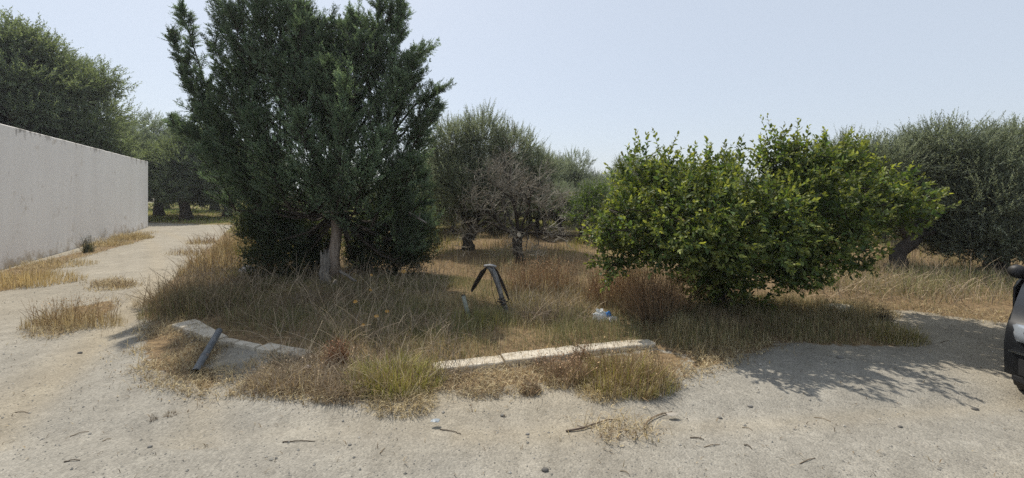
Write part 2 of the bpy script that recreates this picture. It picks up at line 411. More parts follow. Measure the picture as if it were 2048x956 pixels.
# ------------------------------------------------------------------ grasses
STRAW = np.array([[.52, .415, .235], [.42, .33, .185], [.60, .50, .32], [.34, .26, .145], [.49, .38, .205]])*np.array([.96, 1., 1.04])
BROWN = np.array([[.27, .195, .125], [.22, .155, .10], [.34, .245, .15], [.19, .14, .09], [.40, .31, .20]])*np.array([.94, .99, 1.])
GREEN = np.array([[.18, .19, .09], [.23, .23, .105], [.15, .17, .08], [.30, .28, .14], [.26, .24, .13]])
YGREEN = np.array([[.32, .30, .08], [.26, .27, .07], [.38, .33, .10], [.22, .24, .06]])
def pick(rng, pal, n):
    return pal[rng.integers(0, len(pal), n)]*rng.uniform(.75, 1.25, (n, 1))
def sample(rng, n, y0, y1, umax=1.55):
    y = y0*np.exp(rng.random(n)*math.log(y1/y0)); x = rng.uniform(-umax, umax, n)*y
    return x, y
LEM = G(1435, 632)
def field_grass():
    rng = np.random.default_rng(11); mb = MB()
    x, y = sample(rng, 210000, 6.2, 40)
    s = sdist(x, y, FIELD)
    cl = fbm(x, y, .8, 31); cl2 = vnoise(x, y, 3.5, 32)
    k = (s < .15*(cl-.5)) & (rng.random(len(x)) < np.clip((cl-.22)*2.4, .08, 1)*np.clip(cl2*1.6, .25, 1)) & (sdist(x, y, BED) > -.15*cl2)
    k &= ~((sdist(x, y, FIELD) > -.5) & (rng.random(len(x)) < .4))
    x, y, cl = x[k], y[k], cl[k]; n = len(x)
    h = (.12+.36*np.clip(cl-.2, 0, 1))*rng.uniform(.5, 1.35, n)*np.clip(1.15-np.abs(y-9)*.02, .7, 1.2)
    edge = np.clip(-sdist(x, y, FIELD)/.7, .3, 1); h *= edge
    right = (x > 4.0) & (y < 12)
    wdt = .0045*np.maximum(1, y/6.5)*rng.uniform(.7, 1.4, n)
    tone = vnoise(x, y, .5, 41)+rng.normal(0, .18, n)
    col = np.where((tone > .6)[:, None], pick(rng, BROWN, n), np.where((tone < .36)[:, None], pick(rng, GREEN, n)*1.25, pick(rng, STRAW, n)))
    far = (y > 11.0)&(vnoise(x, y, .3, 47)+rng.normal(0, .15, n) > .5)
    col = np.where(far[:, None], pick(rng, YGREEN, n), col)
    blades(mb, np.stack([x, y, zt(x, y)-.01], -1), h, wdt, np.abs(rng.normal(.35, .25, n)).clip(0, .95), rng.uniform(0, 6.28, n), col)
    tag(mb.build('dry_field_grass', M['grass']), 'tall dry straw and brown grass covering the olive grove ground', 'grass', kind='stuff')
field_grass()
def bed_grass():
    rng = np.random.default_rng(12); mb = MB()
    n = 150000; x = rng.uniform(-6.5, 2.4, n); y = rng.uniform(4.2, 9.5, n)
    s = sdist(x, y, BED); cl = fbm(x, y, 1.4, 51)
    k = (s < .02) & (rng.random(n) < np.clip((cl-.15)*2.2, .15, 1)); x, y, cl = x[k], y[k], cl[k]; n = len(x)
    s = sdist(x, y, BED)
    h = (.04+.17*cl)*rng.uniform(.5, 1.5, n)*np.clip(-s/.45+.25, .3, 1)
    tone = vnoise(x, y, .9, 53)+rng.normal(0, .22, n)-.10*np.clip((x+1.5), -2, 2)
    col = np.where((tone > .8)[:, None], pick(rng, BROWN, n), np.where((tone > .27)[:, None], pick(rng, GREEN, n), pick(rng, STRAW, n)))
    blades(mb, np.stack([x, y, zt(x, y)-.01], -1), h, .0042*rng.uniform(.7, 1.4, n), np.abs(rng.normal(.3, .25, n)).clip(0, .95), rng.uniform(0, 6.28, n), col)
    tag(mb.build('bed_grass', M['grass']), 'short grey green grass filling the bed behind the concrete kerb', 'grass', kind='stuff')
bed_grass()
SHADE = poly_px([(1290, 640), (1400, 620), (1500, 610), (1640, 615), (1745, 628), (1812, 665), (1800, 692), (1680, 690), (1560, 682), (1490, 702), (1400, 712), (1330, 692)])
def lemon_grass():
    rng = np.random.default_rng(13); mb = MB()
    n = 90000; x = rng.uniform(1.2, 6.2, n); y = rng.uniform(4.3, 7.4, n)
    s = sdist(x, y, SHADE); cl = fbm(x, y, 1.6, 61)
    k = (s < .05*cl) & (rng.random(n) < np.clip((cl-.1)*2, .3, 1)); x, y, cl, s = x[k], y[k], cl[k], s[k]; n = len(x)
    h = (.08+.22*cl)*rng.uniform(.5, 1.4, n)*np.clip(-s/.35+.35, .35, 1)
    tone = vnoise(x, y, 1.1, 63)+rng.normal(0, .2, n)
    col = np.where((tone > .6)[:, None], pick(rng, STRAW, n), np.where((tone > .35)[:, None], pick(rng, GREEN, n), pick(rng, BROWN, n)))
    blades(mb, np.stack([x, y, zt(x, y)-.01], -1), h, .0042*rng.uniform(.7, 1.4, n), np.abs(rng.normal(.35, .25, n)).clip(0, .95), rng.uniform(0, 6.28, n), col)
    tag(mb.build('shaded_grass', M['grass']), 'dense green brown grass in the shade of the lemon tree', 'grass', kind='stuff')
lemon_grass()
def litter():
    rng = np.random.default_rng(14); mb = MB()
    for li, (l, dens) in enumerate(zip(LITTER, (1700, 1500, 1600, 700, 1600, 1500, 1300, 900))):
        lo = l.min(0)-.25; hi = l.max(0)+.25; lo[0] = max(lo[0], -17); 
        n = int((hi[0]-lo[0])*(hi[1]-lo[1])*dens*1.2); n = min(n, 40000)
        x = rng.uniform(lo[0], hi[0], n); y = rng.uniform(lo[1], hi[1], n)
        s = sdist(x, y, l); cl = fbm(x, y, 2.2, 71); k = (s < .28*(cl-.42)+rng.exponential(.07, n)*(rng.random(n) < .35)) & (rng.random(n) < np.clip((cl-.22)*2.6, .05, 1)); x, y = x[k], y[k]; n = len(x)
        if not n: continue
        lw = rng.random(n)
        h = np.where(lw > .4, rng.uniform(.05, .2, n), rng.uniform(.02, .055, n)); wd = np.where(lw > .4, .004, .011)*np.maximum(1, y/6)
        col = np.where((rng.random(n) > .5)[:, None], pick(rng, STRAW*1.1, n), pick(rng, BROWN, n)*.95)
        P = np.stack([x, y, zt(x, y)+rng.uniform(.002, .02, n)], -1)
        blades(mb, P, h, wd, rng.uniform(.86, .99, n), rng.uniform(0, 6.28, n), col)
        m = rng.random(n) < (.12 if li in (0, 1, 3) else .1)
        P = P[m]; n = len(P)
        blades(mb, P, rng.uniform(.05, .2, n), np.full(n, .004)*np.maximum(1, P[:, 1]/6), np.abs(rng.normal(.5, .25, n)).clip(0, .95), rng.uniform(0, 6.28, n), pick(rng, STRAW, n))
    # scattered bits over the gravel
    x, y = sample(rng, 1500, 2.3, 9); k = sdist(x, y, FIELD) > .1; x, y = x[k], y[k]; n = len(x)
    blades(mb, np.stack([x, y, zt(x, y)+.004], -1), rng.uniform(.012, .06, n), rng.uniform(.003, .007, n), rng.uniform(.9, .99, n), rng.uniform(0, 6.28, n), pick(rng, BROWN, n)*rng.uniform(.35, 1.3, (n, 1)))
    tag(mb.build('straw_litter', M['grass']), 'dry straw and fallen leaves strewn along the gravel edge', 'litter', kind='stuff')
litter()
def green_far():
    rng = np.random.default_rng(15); mb = MB()
    x, y = sample(rng, 60000, 19, 60); s = sdist(x, y, FIELD)
    k = (s < -.3) & (vnoise(x, y, .25, 81) > .3); x, y = x[k], y[k]; n = len(x)
    blades(mb, np.stack([x, y, zt(x, y)-.01], -1), rng.uniform(.08, .22, n), .02*y/20*rng.uniform(.7, 1.3, n), np.abs(rng.normal(.3, .2, n)).clip(0, .9), rng.uniform(0, 6.28, n), pick(rng, YGREEN*np.array([.8, 1.05, .8]), n))
    tag(mb.build('green_grass', M['grass']), 'fresh green grass under the trees beyond the path', 'grass', kind='stuff')
green_far()
def twig_curves(mb, rng, P, L, r, col, lean=.5, bendz=-.35, seg=4, zmin=.01):
    for i in range(len(P)):
        a = rng.uniform(0, 6.28); e = abs(rng.normal(lean, .35)); d = np.array([math.cos(a)*math.sin(e), math.sin(a)*math.sin(e), math.cos(e)])
        t = np.linspace(0, 1, seg+1)[:, None]; sd = np.array([-math.sin(a), math.cos(a), 0])*rng.normal(0, .25)
        p = P[i]+d*L[i]*t+np.array([0, 0, bendz*rng.uniform(0, 1.4)])*L[i]*t**2+sd*L[i]*t**2
        zg = P[i][2]; p[:, 2] = np.maximum(p[:, 2], zg-.01+.03*t[:, 0])
        tube(mb, p, np.linspace(r[i], r[i]*.35, seg+1), 3, col[i], cap=False)
def brush():
    rng = np.random.default_rng(16); mb = MB()
    for poly, n, lmin, lmax, sc in ((poly_px([(330, 600), (400, 540), (520, 530), (700, 560), (900, 570), (880, 640), (700, 700), (560, 690), (420, 655)]), 1500, .25, .75, 1.0),
                        (poly_px([(620, 670), (900, 660), (930, 725), (760, 745), (640, 710)]), 420, .2, .6, 1.1),
                        (poly_px([(1020, 610), (1170, 610), (1190, 660), (1020, 665)]), 260, .3, .6, 1.1),
                        (poly_px([(560, 700), (740, 735), (930, 745), (900, 780), (690, 785), (540, 780)]), 420, .15, .45, 1.3),
                        (poly_px([(1560, 560), (2040, 570), (2040, 620), (1740, 612), (1580, 610)]), 700, .3, .7, 1.3)):
        lo, hi = poly.min(0), poly.max(0); m = n*4
        x = rng.uniform(lo[0], hi[0], m); y = rng.uniform(lo[1], hi[1], m); k = sdist(x, y, poly) < 0; x, y = x[k][:n], y[k][:n]; m = len(x)
        g = rng.uniform(.6, 1.5, (m, 1)); col = np.where(rng.random((m, 1)) > .3, np.array([[.20, .16, .115]]), np.array([[.36, .29, .2]]))*g*sc
        twig_curves(mb, rng, np.stack([x, y, zt(x, y)], -1), rng.uniform(lmin, lmax, m), rng.uniform(.002, .0045, m)*np.maximum(1, y/6), col)
    tag(mb.build('dry_brush', M['twig']), 'tangled dry grey twigs and stalks over the weedy ground', 'brush', kind='stuff')
brush()

def bed_weeds():
    rng = np.random.default_rng(18); mb = MB(); n = 2600
    x = rng.uniform(-6.6, 6, n); y = rng.uniform(4.2, 9.5, n); s = np.minimum(sdist(x, y, BED), sdist(x, y, SHADE))
    k = (s < -.03) & (fbm(x, y, 1.1, 91) > .42); x, y = x[k], y[k]; n = len(x); P = np.stack([x, y, zt(x, y)], -1)
    D = nrm(rng.normal(0, .45, (n, 3))+UP); L = rng.uniform(.08, .32, n); g = rng.random(n) < .55
    for m, ca, cb in ((g, (.13, .145, .075), (.22, .22, .11)), (~g, (.20, .145, .085), (.34, .26, .15))):
        shoots(mb, rng, P[m], D[m], L[m], 9, .034, .42, ca, cb, angle=65, bright=.35)
    stems(mb, P, D, L, .005, np.array([.22, .17, .1]), .15)
    tag(mb.build('low_weeds', M['grass']), 'low leafy grey green and brown weeds between the grass in the kerbed bed', 'weeds', kind='stuff')
bed_weeds()

# tufts and weeds one can count
def tuft(name, label, cat, px, py, n, h, spread, pal, group, seed, lean=.35, w=.0045, twigs=0, twigcol=(.30, .2, .12), seeds=0, sx=1.0):
    rng = np.random.default_rng(seed); b = G(px, py); b[2] = float(zt(b[0], b[1]))
    mb = MB(); r = spread*np.sqrt(rng.random(n)); a = rng.uniform(0, 6.28, n)
    x = b[0]+r*np.cos(a)*sx; y = b[1]+r*np.sin(a)
    hh = h*rng.uniform(.3, 1.15, n)*(1-.6*(r/spread)**2)*(.45+1.0*vnoise(x, y, 5/max(.35, spread), seed))
    az = a+rng.normal(0, .8, n)
    blades(mb, np.stack([x, y, zt(x, y)-.008], -1), hh, w*max(1, b[1]/6)*rng.uniform(.7, 1.4, n), np.abs(rng.normal(lean, .2, n)).clip(0, .96), az, pick(rng, pal, n))
    root = thing(name, label, cat, tuple(b), group)
    tag(mb.build('blades', M['grass'], root), kind='stuff')
    if twigs:
        mb = MB(); r = spread*.8*np.sqrt(rng.random(twigs)); a = rng.uniform(0, 6.28, twigs)
        x = b[0]+r*np.cos(a)*sx; y = b[1]+r*np.sin(a); P = np.stack([x, y, zt(x, y)-.01], -1); L = h*rng.uniform(.6, 1.45, twigs)
        col = np.array([twigcol])*rng.uniform(.6, 1.4, (twigs, 1))
        twig_curves(mb, rng, P, L, rng.uniform(.002, .004, twigs)*max(1, b[1]/6), col, lean=lean*.8, bendz=-.12)
        if seeds:
            k = seeds; q = P[rng.integers(0, twigs, k)]+np.stack([rng.normal(0, .12, k)*h, rng.normal(0, .12, k)*h, rng.uniform(.35, 1.2, k)*h], -1)
            leaves(mb, q, rand_dirs(rng, k), rand_dirs(rng, k), rng.uniform(.012, .03, k), rng.uniform(.008, .016, k), np.array([twigcol])*rng.uniform(.7, 1.9, (k, 1)))
        tag(mb.build('stalks', M['twig'], root), kind='stuff')
    return root
GW = 'weed clumps around the kerb'
tuft('grass_tuft', 'big yellow green grass clump in front of the kerb gap', 'grass tuft', 790, 766, 2400, .33, .33, np.vstack([YGREEN, YGREEN, STRAW[:3]]), GW, 101, .5, twigs=40, sx=1.45)
tuft('dead_weed', 'reddish brown dead stalks standing just left of the yellow green clump', 'weed', 672, 728, 250, .22, .14, BROWN, GW, 102, .2, twigs=150, twigcol=(.24, .13, .075), seeds=260)
tuft('dry_bush', 'wide rusty brown bush with green heart in front of the right kerb', 'bush', 1250, 762, 2600, .30, .36, np.vstack([STRAW[:3], BROWN, YGREEN[:3], YGREEN[:3]]), GW, 103, .4, twigs=260, twigcol=(.32, .22, .12), seeds=160, sx=1.45)
tuft('dry_bush', 'low rusty brown bush at the left end of the wide bush', 'bush', 1135, 758, 900, .22, .22, np.vstack([BROWN, STRAW]), GW, 104, .4, twigs=170, seeds=400, sx=1.3)
tuft('grass_tuft', 'small dark round tuft alone on the gravel edge', 'grass tuft', 1060, 782, 500, .13, .10, BROWN*.9, GW, 105, .5, twigs=40)
tuft('grass_tuft', 'flat dry tuft left of the small dark round tuft', 'grass tuft', 965, 782, 500, .12, .16, np.vstack([BROWN, STRAW]), GW, 106, .65, twigs=40, sx=1.5)
tuft('grass_tuft', 'straw tuft leaning onto the gravel at the right end of the bush', 'grass tuft', 1292, 788, 350, .14, .09, STRAW, GW, 107, .55)
tuft('grass_tuft', 'bleached flattened straw tuft below the middle of the wide bush', 'grass tuft', 1205, 785, 700, .15, .17, STRAW*1.1, GW, 108, .75, sx=1.5)
tuft('grass_tuft', 'flattened straw tuft at the very front of the yellow green clump', 'grass tuft', 805, 806, 800, .16, .2, STRAW, GW, 109, .8, sx=1.6)
tuft('dead_weed', 'grey dry weed mass in front of the left kerb slab', 'weed', 570, 768, 1500, .20, .34, np.vstack([BROWN, STRAW]), GW, 110, .65, twigs=300, twigcol=(.33, .26, .18), seeds=120, sx=1.4)
tuft('dead_weed', 'grey tangled dry weed left of the yellow green clump', 'weed', 695, 780, 900, .22, .28, BROWN, GW, 111, .65, twigs=220, twigcol=(.36, .28, .19), sx=1.3)
tuft('dry_bush', 'tall dense brown dead bush standing left of the lemon tree', 'bush', 1310, 642, 2600, .62, .50, np.vstack([BROWN*.95, BROWN*.7]), GW, 112, .2, twigs=600, twigcol=(.27, .17, .095), seeds=1500)
tuft('dry_bush', 'tall brown dead stalks behind the white bag', 'bush', 1225, 612, 1600, .55, .42, np.vstack([BROWN, STRAW[:2]]), GW, 113, .15, twigs=360, twigcol=(.33, .21, .12), seeds=1200, sx=1.3)
tuft('dry_bush', 'reddish tall dry stalks behind the bent pipe', 'bush', 1085, 590, 1600, .5, .5, np.vstack([BROWN, STRAW[:2]]), GW, 114, .15, twigs=320, twigcol=(.32, .2, .11), seeds=900, sx=1.6)
tuft('twig_pile', 'dark tangled heap of thin twigs between the bent pipe and the bags', 'twig pile', 1100, 652, 700, .2, .36, BROWN*.7, GW, 115, .8, twigs=420, twigcol=(.2, .15, .11), sx=1.4)
tuft('dead_weed', 'tall thin dry stalks sprawling over the path at the bed corner', 'weed', 345, 600, 900, .45, .5, np.vstack([STRAW, BROWN]), GW, 116, .5, twigs=120, twigcol=(.3, .22, .13), seeds=150)
tuft('dead_weed', 'golden dry stalks beside the dark shrub at the path edge', 'weed', 430, 545, 1500, .6, .7, STRAW, GW, 117, .25, twigs=200, twigcol=(.36, .25, .13), seeds=500)
tuft('dead_weed', 'golden dry stalks under the small leaved shrub at the left', 'weed', 488, 505, 1500, .75, .8, STRAW, GW, 118, .25, twigs=200, twigcol=(.36, .25, .13), seeds=500)
tuft('dead_weed', 'grey green weeds on the bed corner above the kerb tip', 'weed', 400, 622, 2800, .38, .62, np.vstack([GREEN, BROWN]), GW, 119, .35, twigs=260, twigcol=(.22, .17, .1), seeds=500, sx=1.3)
tuft('dry_bush', 'orange dry grass at the right tip of the shaded bed', 'bush', 1790, 680, 1100, .26, .26, np.vstack([STRAW, YGREEN*.8]), GW, 120, .5, sx=1.4)
tuft('dead_weed', 'bleached dry stalks right of the pale block', 'weed', 1735, 628, 900, .28, .3, STRAW, GW, 121, .35, sx=1.5)
tuft('dead_weed', 'dark leafless sprig at the gravel corner right of the pale block', 'weed', 1770, 652, 90, .2, .1, BROWN*.5, GW, 122, .4, twigs=50, twigcol=(.07, .06, .04), seeds=160)
tuft('dead_weed', 'thin brown weed crossing the joint near the right end of the right kerb', 'weed', 1166, 726, 240, .20, .10, BROWN, GW, 123, .3, twigs=90, seeds=90, sx=1.4)
tuft('dead_weed', 'loose straw spilling over the left end of the right kerb', 'weed', 925, 748, 420, .16, .20, np.vstack([STRAW, BROWN]), GW, 124, .8, twigs=60, twigcol=(.4, .31, .2), sx=1.6)
tuft('dead_weed', 'thin brown stalks in front of the middle kerb stone', 'weed', 1085, 736, 160, .16, .10, BROWN, GW, 125, .3, twigs=60, seeds=60, sx=1.5)
tuft('grass_tuft', 'yellow green grass clump in front of the middle of the bent pipe', 'grass tuft', 960, 655, 1100, .26, .40, np.vstack([YGREEN, GREEN]), GW, 126, .35, sx=1.4)
GP = 'weeds along the path'
tuft('path_weed', 'golden dry weed clump in the middle of the path', 'weed', 150, 648, 1100, .34, .34, STRAW, GP, 131, .25, twigs=150, twigcol=(.34, .23, .12), seeds=350, sx=2.0)
tuft('path_weed', 'thin leafless weed in the path between clump and wall', 'weed', 228, 575, 350, .16, .35, STRAW, GP, 132, .5, twigs=40, twigcol=(.25, .17, .1), seeds=40, sx=1.4)
tuft('path_weed', 'low weed sprigs in the path near its far bend', 'weed', 383, 507, 250, .22, .5, STRAW, GP, 133, .3, twigs=50, seeds=60, sx=1.5)
tuft('path_weed', 'small upright sprigs in the path beside the shrub', 'weed', 405, 486, 250, .3, .5, STRAW, GP, 134, .2, twigs=50, seeds=60)
tuft('wall_weed', 'dark green sprig growing at the foot of the wall', 'weed', 176, 505, 160, .45, .14, GREEN*.5, GP, 135, .35, twigs=40, twigcol=(.06, .07, .04), seeds=240)
tuft('wall_weed', 'yellow grass clump at the foot of the wall by the left edge', 'weed', 30, 565, 2200, .38, .8, STRAW*np.array([1., .96, .85]), GP, 136, .4, sx=1.6)
tuft('wall_weed', 'dry yellow grass at the wall end', 'weed', 262, 478, 1500, .38, .7, STRAW, GP, 137, .35)
tuft('wall_weed', 'dry yellow grass at the wall foot right of the dark sprig', 'weed', 215, 490, 1100, .3, .7, STRAW, GP, 138, .4)
tuft('wall_weed', 'straw grass at the wall foot left of the dark sprig', 'weed', 110, 530, 1000, .25, .6, STRAW, GP, 139, .5, sx=1.6)
tuft('dead_sprig', 'small dead upright sprig alone on the gravel at the left', 'weed', 308, 838, 14, .05, .03, BROWN*.5, 'dead sprigs on the gravel', 141, .3, twigs=10, twigcol=(.12, .08, .05))
tuft('dead_sprig', 'tiny dry brown tuft right of the upright sprig', 'weed', 343, 826, 90, .05, .05, BROWN*.8, 'dead sprigs on the gravel', 142, .7)

# ------------------------------------------------------------------ boundary wall
def wall():
    p0 = G(-420, 385+150*(12.6-0)/12.6); 
    a = G(0, 535)[:2]; b = G(285, 455)[:2]; d = nrm(b-a); n = np.array([d[1], -d[0]])
    if n[0] < 0: n = -n
    s = a-d*9; L = np.linalg.norm(b-s); hgt = H+133/F*a[1]
    m, t = mat_new('whitewashed_wall'); Lk = t.links.new
    tc = N_(t, 'ShaderNodeTexCoord'); co = tc.outputs['Object']
    def noise(sc, st=(1, 1, 1), dd=6.0):
        mp = N_(t, 'ShaderNodeMapping'); mp.inputs['Scale'].default_value = st; Lk(co, mp.inputs[0])
        x = N_(t, 'ShaderNodeTexNoise', Scale=sc, Detail=dd, Roughness=.65); Lk(mp.outputs[0], x.inputs[0]); return x.outputs[0]
    def ramp(v, p, q, ca, cb):
        r = N_(t, 'ShaderNodeValToRGB'); e = r.color_ramp.elements; e[0].position = p; e[1].position = q; e[0].color = (*ca, 1); e[1].color = (*cb, 1); Lk(v, r.inputs[0]); return r.outputs[0]
    c = ramp(noise(.8), .3, .7, (.82, .785, .735), (.85, .815, .765))
    def mul(a_, b_, f=1.0):
        x = N_(t, 'ShaderNodeMix', data_type='RGBA', blend_type='MULTIPLY'); x.inputs[0].default_value = f; Lk(a_, x.inputs[6]); Lk(b_, x.inputs[7]); return x.outputs[2]
    c = mul(c, ramp(noise(1.3, (1, 1, .08)), .36, .62, (.93, .92, .91), (1, 1, 1)), .8)       # rain streaks
    c = mul(c, ramp(noise(30), .3, .6, (.97, .97, .97), (1.02, 1.02, 1.02)), .8)
    # black mould spots along the top
    sx = N_(t, 'ShaderNodeSeparateXYZ'); Lk(co, sx.inputs[0])
    gr = N_(t, 'ShaderNodeMapRange'); Lk(sx.outputs[2], gr.inputs[0]); gr.inputs[1].default_value = hgt-.45; gr.inputs[2].default_value = hgt+.05; gr.inputs[3].default_value = 0; gr.inputs[4].default_value = .22
    ad = N_(t, 'ShaderNodeMath', operation='ADD'); Lk(gr.outputs[0], ad.inputs[0]); Lk(noise(3.0, (1, 1, .5)), ad.inputs[1])
    c = mul(c, ramp(ad.outputs[0], .70, .80, (1, 1, 1), (.42, .41, .40)))
    gb = N_(t, 'ShaderNodeMapRange'); Lk(sx.outputs[2], gb.inputs[0]); gb.inputs[1].default_value = .5; gb.inputs[2].default_value = 0; gb.inputs[3].default_value = 0; gb.inputs[4].default_value = .25
    a3 = N_(t, 'ShaderNodeMath', operation='ADD'); Lk(gb.outputs[0], a3.inputs[0]); Lk(noise(2.3), a3.inputs[1])
    c = mul(c, ramp(a3.outputs[0], .60, .78, (1, 1, 1), (.62, .56, .48)))
    p = N_(t, 'ShaderNodeBsdfPrincipled', Roughness=.9); p.inputs['Specular IOR Level'].default_value = .15; Lk(c, p.inputs['Base Color'])
    b2 = N_(t, 'ShaderNodeBump', Strength=.12, Distance=.01); Lk(noise(14), b2.inputs['Height']); Lk(b2.outputs[0], p.inputs['Normal'])
    o = N_(t, 'ShaderNodeOutputMaterial'); Lk(p.outputs[0], o.inputs[0])
    root = thing('boundary_wall', 'long plain whitewashed wall beside the path with dark stains along its top', 'wall', (float(s[0]), float(s[1]), 0))
    rng = np.random.default_rng(5)
    def slab(x0, x1, t0, t1, z0, z1, nx, wob):
        xs = np.linspace(x0, x1, nx); mb = MB()
        prof = [(t0, z0), (t0, z1-.015), (t0+.015, z1), (t1-.015, z1), (t1, z1-.015), (t1, z0)]
        V = []
        for i, xx in enumerate(xs):
            dz = rng.normal(0, wob)
            for (tt, zz) in prof:
                V.append([xx, -tt, zz+(dz if zz > z0 else 0)])
        k = len(prof); q = []
        for i in range(nx-1):
            for j in range(k-1): q.append([i*k+j, i*k+j+1, (i+1)*k+j+1, (i+1)*k+j])
        mb.add(V, [np.array(q), np.array([[j for j in range(k)][::-1]]), np.array([[(nx-1)*k+j for j in range(k)]])])
        return mb
    mb = slab(0, L, 0, .22, -.1, hgt, 60, .004)
    o1 = mb.build('wall_face', m); o1.parent = root
    mb = slab(0, 30, 0, .22, -.1, hgt-.003, 40, .004)
    o2 = mb.build('return_wall', m); o2.parent = root; o2.location = (L-.223, .224, 0); o2.rotation_euler = (0, 0, R(90))
    root.rotation_euler = (0, 0, math.atan2(d[1], d[0]))
    return root
wall()

# ------------------------------------------------------------------ trees
def limb_tree(rng, mb, base, top, r0, r1, lobes, sides=8, twigs=3, wob=.06, n_tr=7, lr=.55):
    """trunk from base to top, a limb into every lobe, twigs inside it"""
    pts = curve(base, top, n_tr, jit=wob, rng=rng); rad = np.linspace(r0, r1, n_tr); rad[0] *= 1.35; rad[1] *= 1.1
    tube(mb[0], pts, rad, sides+2, rough=.12, rng=rng)
    for c, r in lobes:
        c = np.asarray(c, float); r = np.broadcast_to(np.asarray(r, float), (3,)); s = pts[-1]+(pts[-2]-pts[-1])*rng.uniform(0, .9)
        dist = np.linalg.norm(c-s); sag = np.array([rng.normal(0, .05), rng.normal(0, .05), .10])*dist
        lp = curve(s, c, 6, sag=sag, jit=.03*dist, rng=rng); rr = np.linspace(r1*lr, max(.018, r1*.16), 6)
        tube(mb[1], lp, rr, 6, rough=.1, rng=rng)
        for k in range(twigs):
            u = rand_dirs(rng, 1)[0]; u[2] = abs(u[2])*.8+.05; e = c+u*r*rng.uniform(.7, 1.0)
            st = lp[rng.integers(3, 6)]
            tube(mb[1], curve(st, e, 4, jit=.04*dist, rng=rng), np.linspace(max(.014, r1*.13), .006, 4), 4, cap=False)
def tree(name, label, cat, base, top, r0, r1, lobes, seed, dens, sl, k, leaf, width, ca, cb, mat, group=None, bark='bark', out_w=1, up_w=.5, rnd=.5, inner=.45,
         full=False, angle=45, bend=.15, twigs=3, planar=False, bright=.25, zmin=.15, wob=.06, single=0, taper=.5, extra=None):
    rng = np.random.default_rng(seed); base = np.asarray(base, float); base[2] = float(zt(base[0], base[1]))-.03
    root = thing(name, label, cat, tuple(base), group)
    mt, ml = MB(), MB(); limb_tree(rng, (mt, ml), base, np.asarray(top, float), r0, r1, lobes, twigs=twigs, wob=wob)
    mt.build('trunk', M[bark], root, smooth=True); ml.build('branches', M[bark], root, smooth=True)
    P, D, L = lobes_shoots(rng, lobes, dens, sl[0], sl[1], out_w, up_w, rnd, inner, zmin)
    if extra is not None:
        P = np.vstack([P, extra[0]]); D = np.vstack([D, extra[1]]); L = np.concatenate([L, extra[2]])
    mb = MB(); keep = [] if single else None
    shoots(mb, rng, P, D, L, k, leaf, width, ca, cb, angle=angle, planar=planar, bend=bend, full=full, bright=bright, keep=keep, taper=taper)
    if single:
        arr = keep[0]
        # the leaves that show largest get an object each, the rest stay one part
        pos = arr[0]; d = np.linalg.norm(pos-np.array([0, 0, H]), axis=1); sc = arr[3]/d
        a0 = np.argsort(-sc)[:single*4]; idx = rng.permutation(a0)[:single]
        m = np.ones(len(pos), bool); m[idx] = False
        leaves(mb, *[x[m] for x in arr], full=full)
    stems(mb, P, D, L, .008, np.array([.10, .10, .05]), bend)
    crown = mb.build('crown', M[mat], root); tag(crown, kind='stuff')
    if single:
        meshes = []
        for v in range(6):
            q = MB(); leaves(q, np.zeros((1, 3)), np.array([[0, 1., 0]]), np.array([[0, 0, 1.]]), np.array([1.]), np.array([width]), arr[5][idx[v]][None], full=True)
            o = q.build('leaf', M[mat]); meshes.append(o.data); bpy.data.objects.remove(o)
        for j, i in enumerate(idx):
            Dv = nrm(arr[1][i]); S = nrm(np.cross(arr[2][i], Dv)); Nn = np.cross(Dv, S); l = arr[3][i]
            o = new_obj('leaf', meshes[j % 6], crown)
            mm = Matrix(((-S[0]*l, Dv[0]*l, Nn[0]*l, pos[i][0]-base[0]), (-S[1]*l, Dv[1]*l, Nn[1]*l, pos[i][1]-base[1]), (-S[2]*l, Dv[2]*l, Nn[2]*l, pos[i][2]-base[2]), (0, 0, 0, 1)))
            o.matrix_local = mm
    return root
OL_A, OL_B = (.165, .195, .138), (.28, .305, .22)
def px_lobes(lst, d0):
    """(px, py, radius_m or (rx,ry,rz), depth offset)"""
    return [(W(a, b, d0+dd), r) for a, b, r, dd in lst]

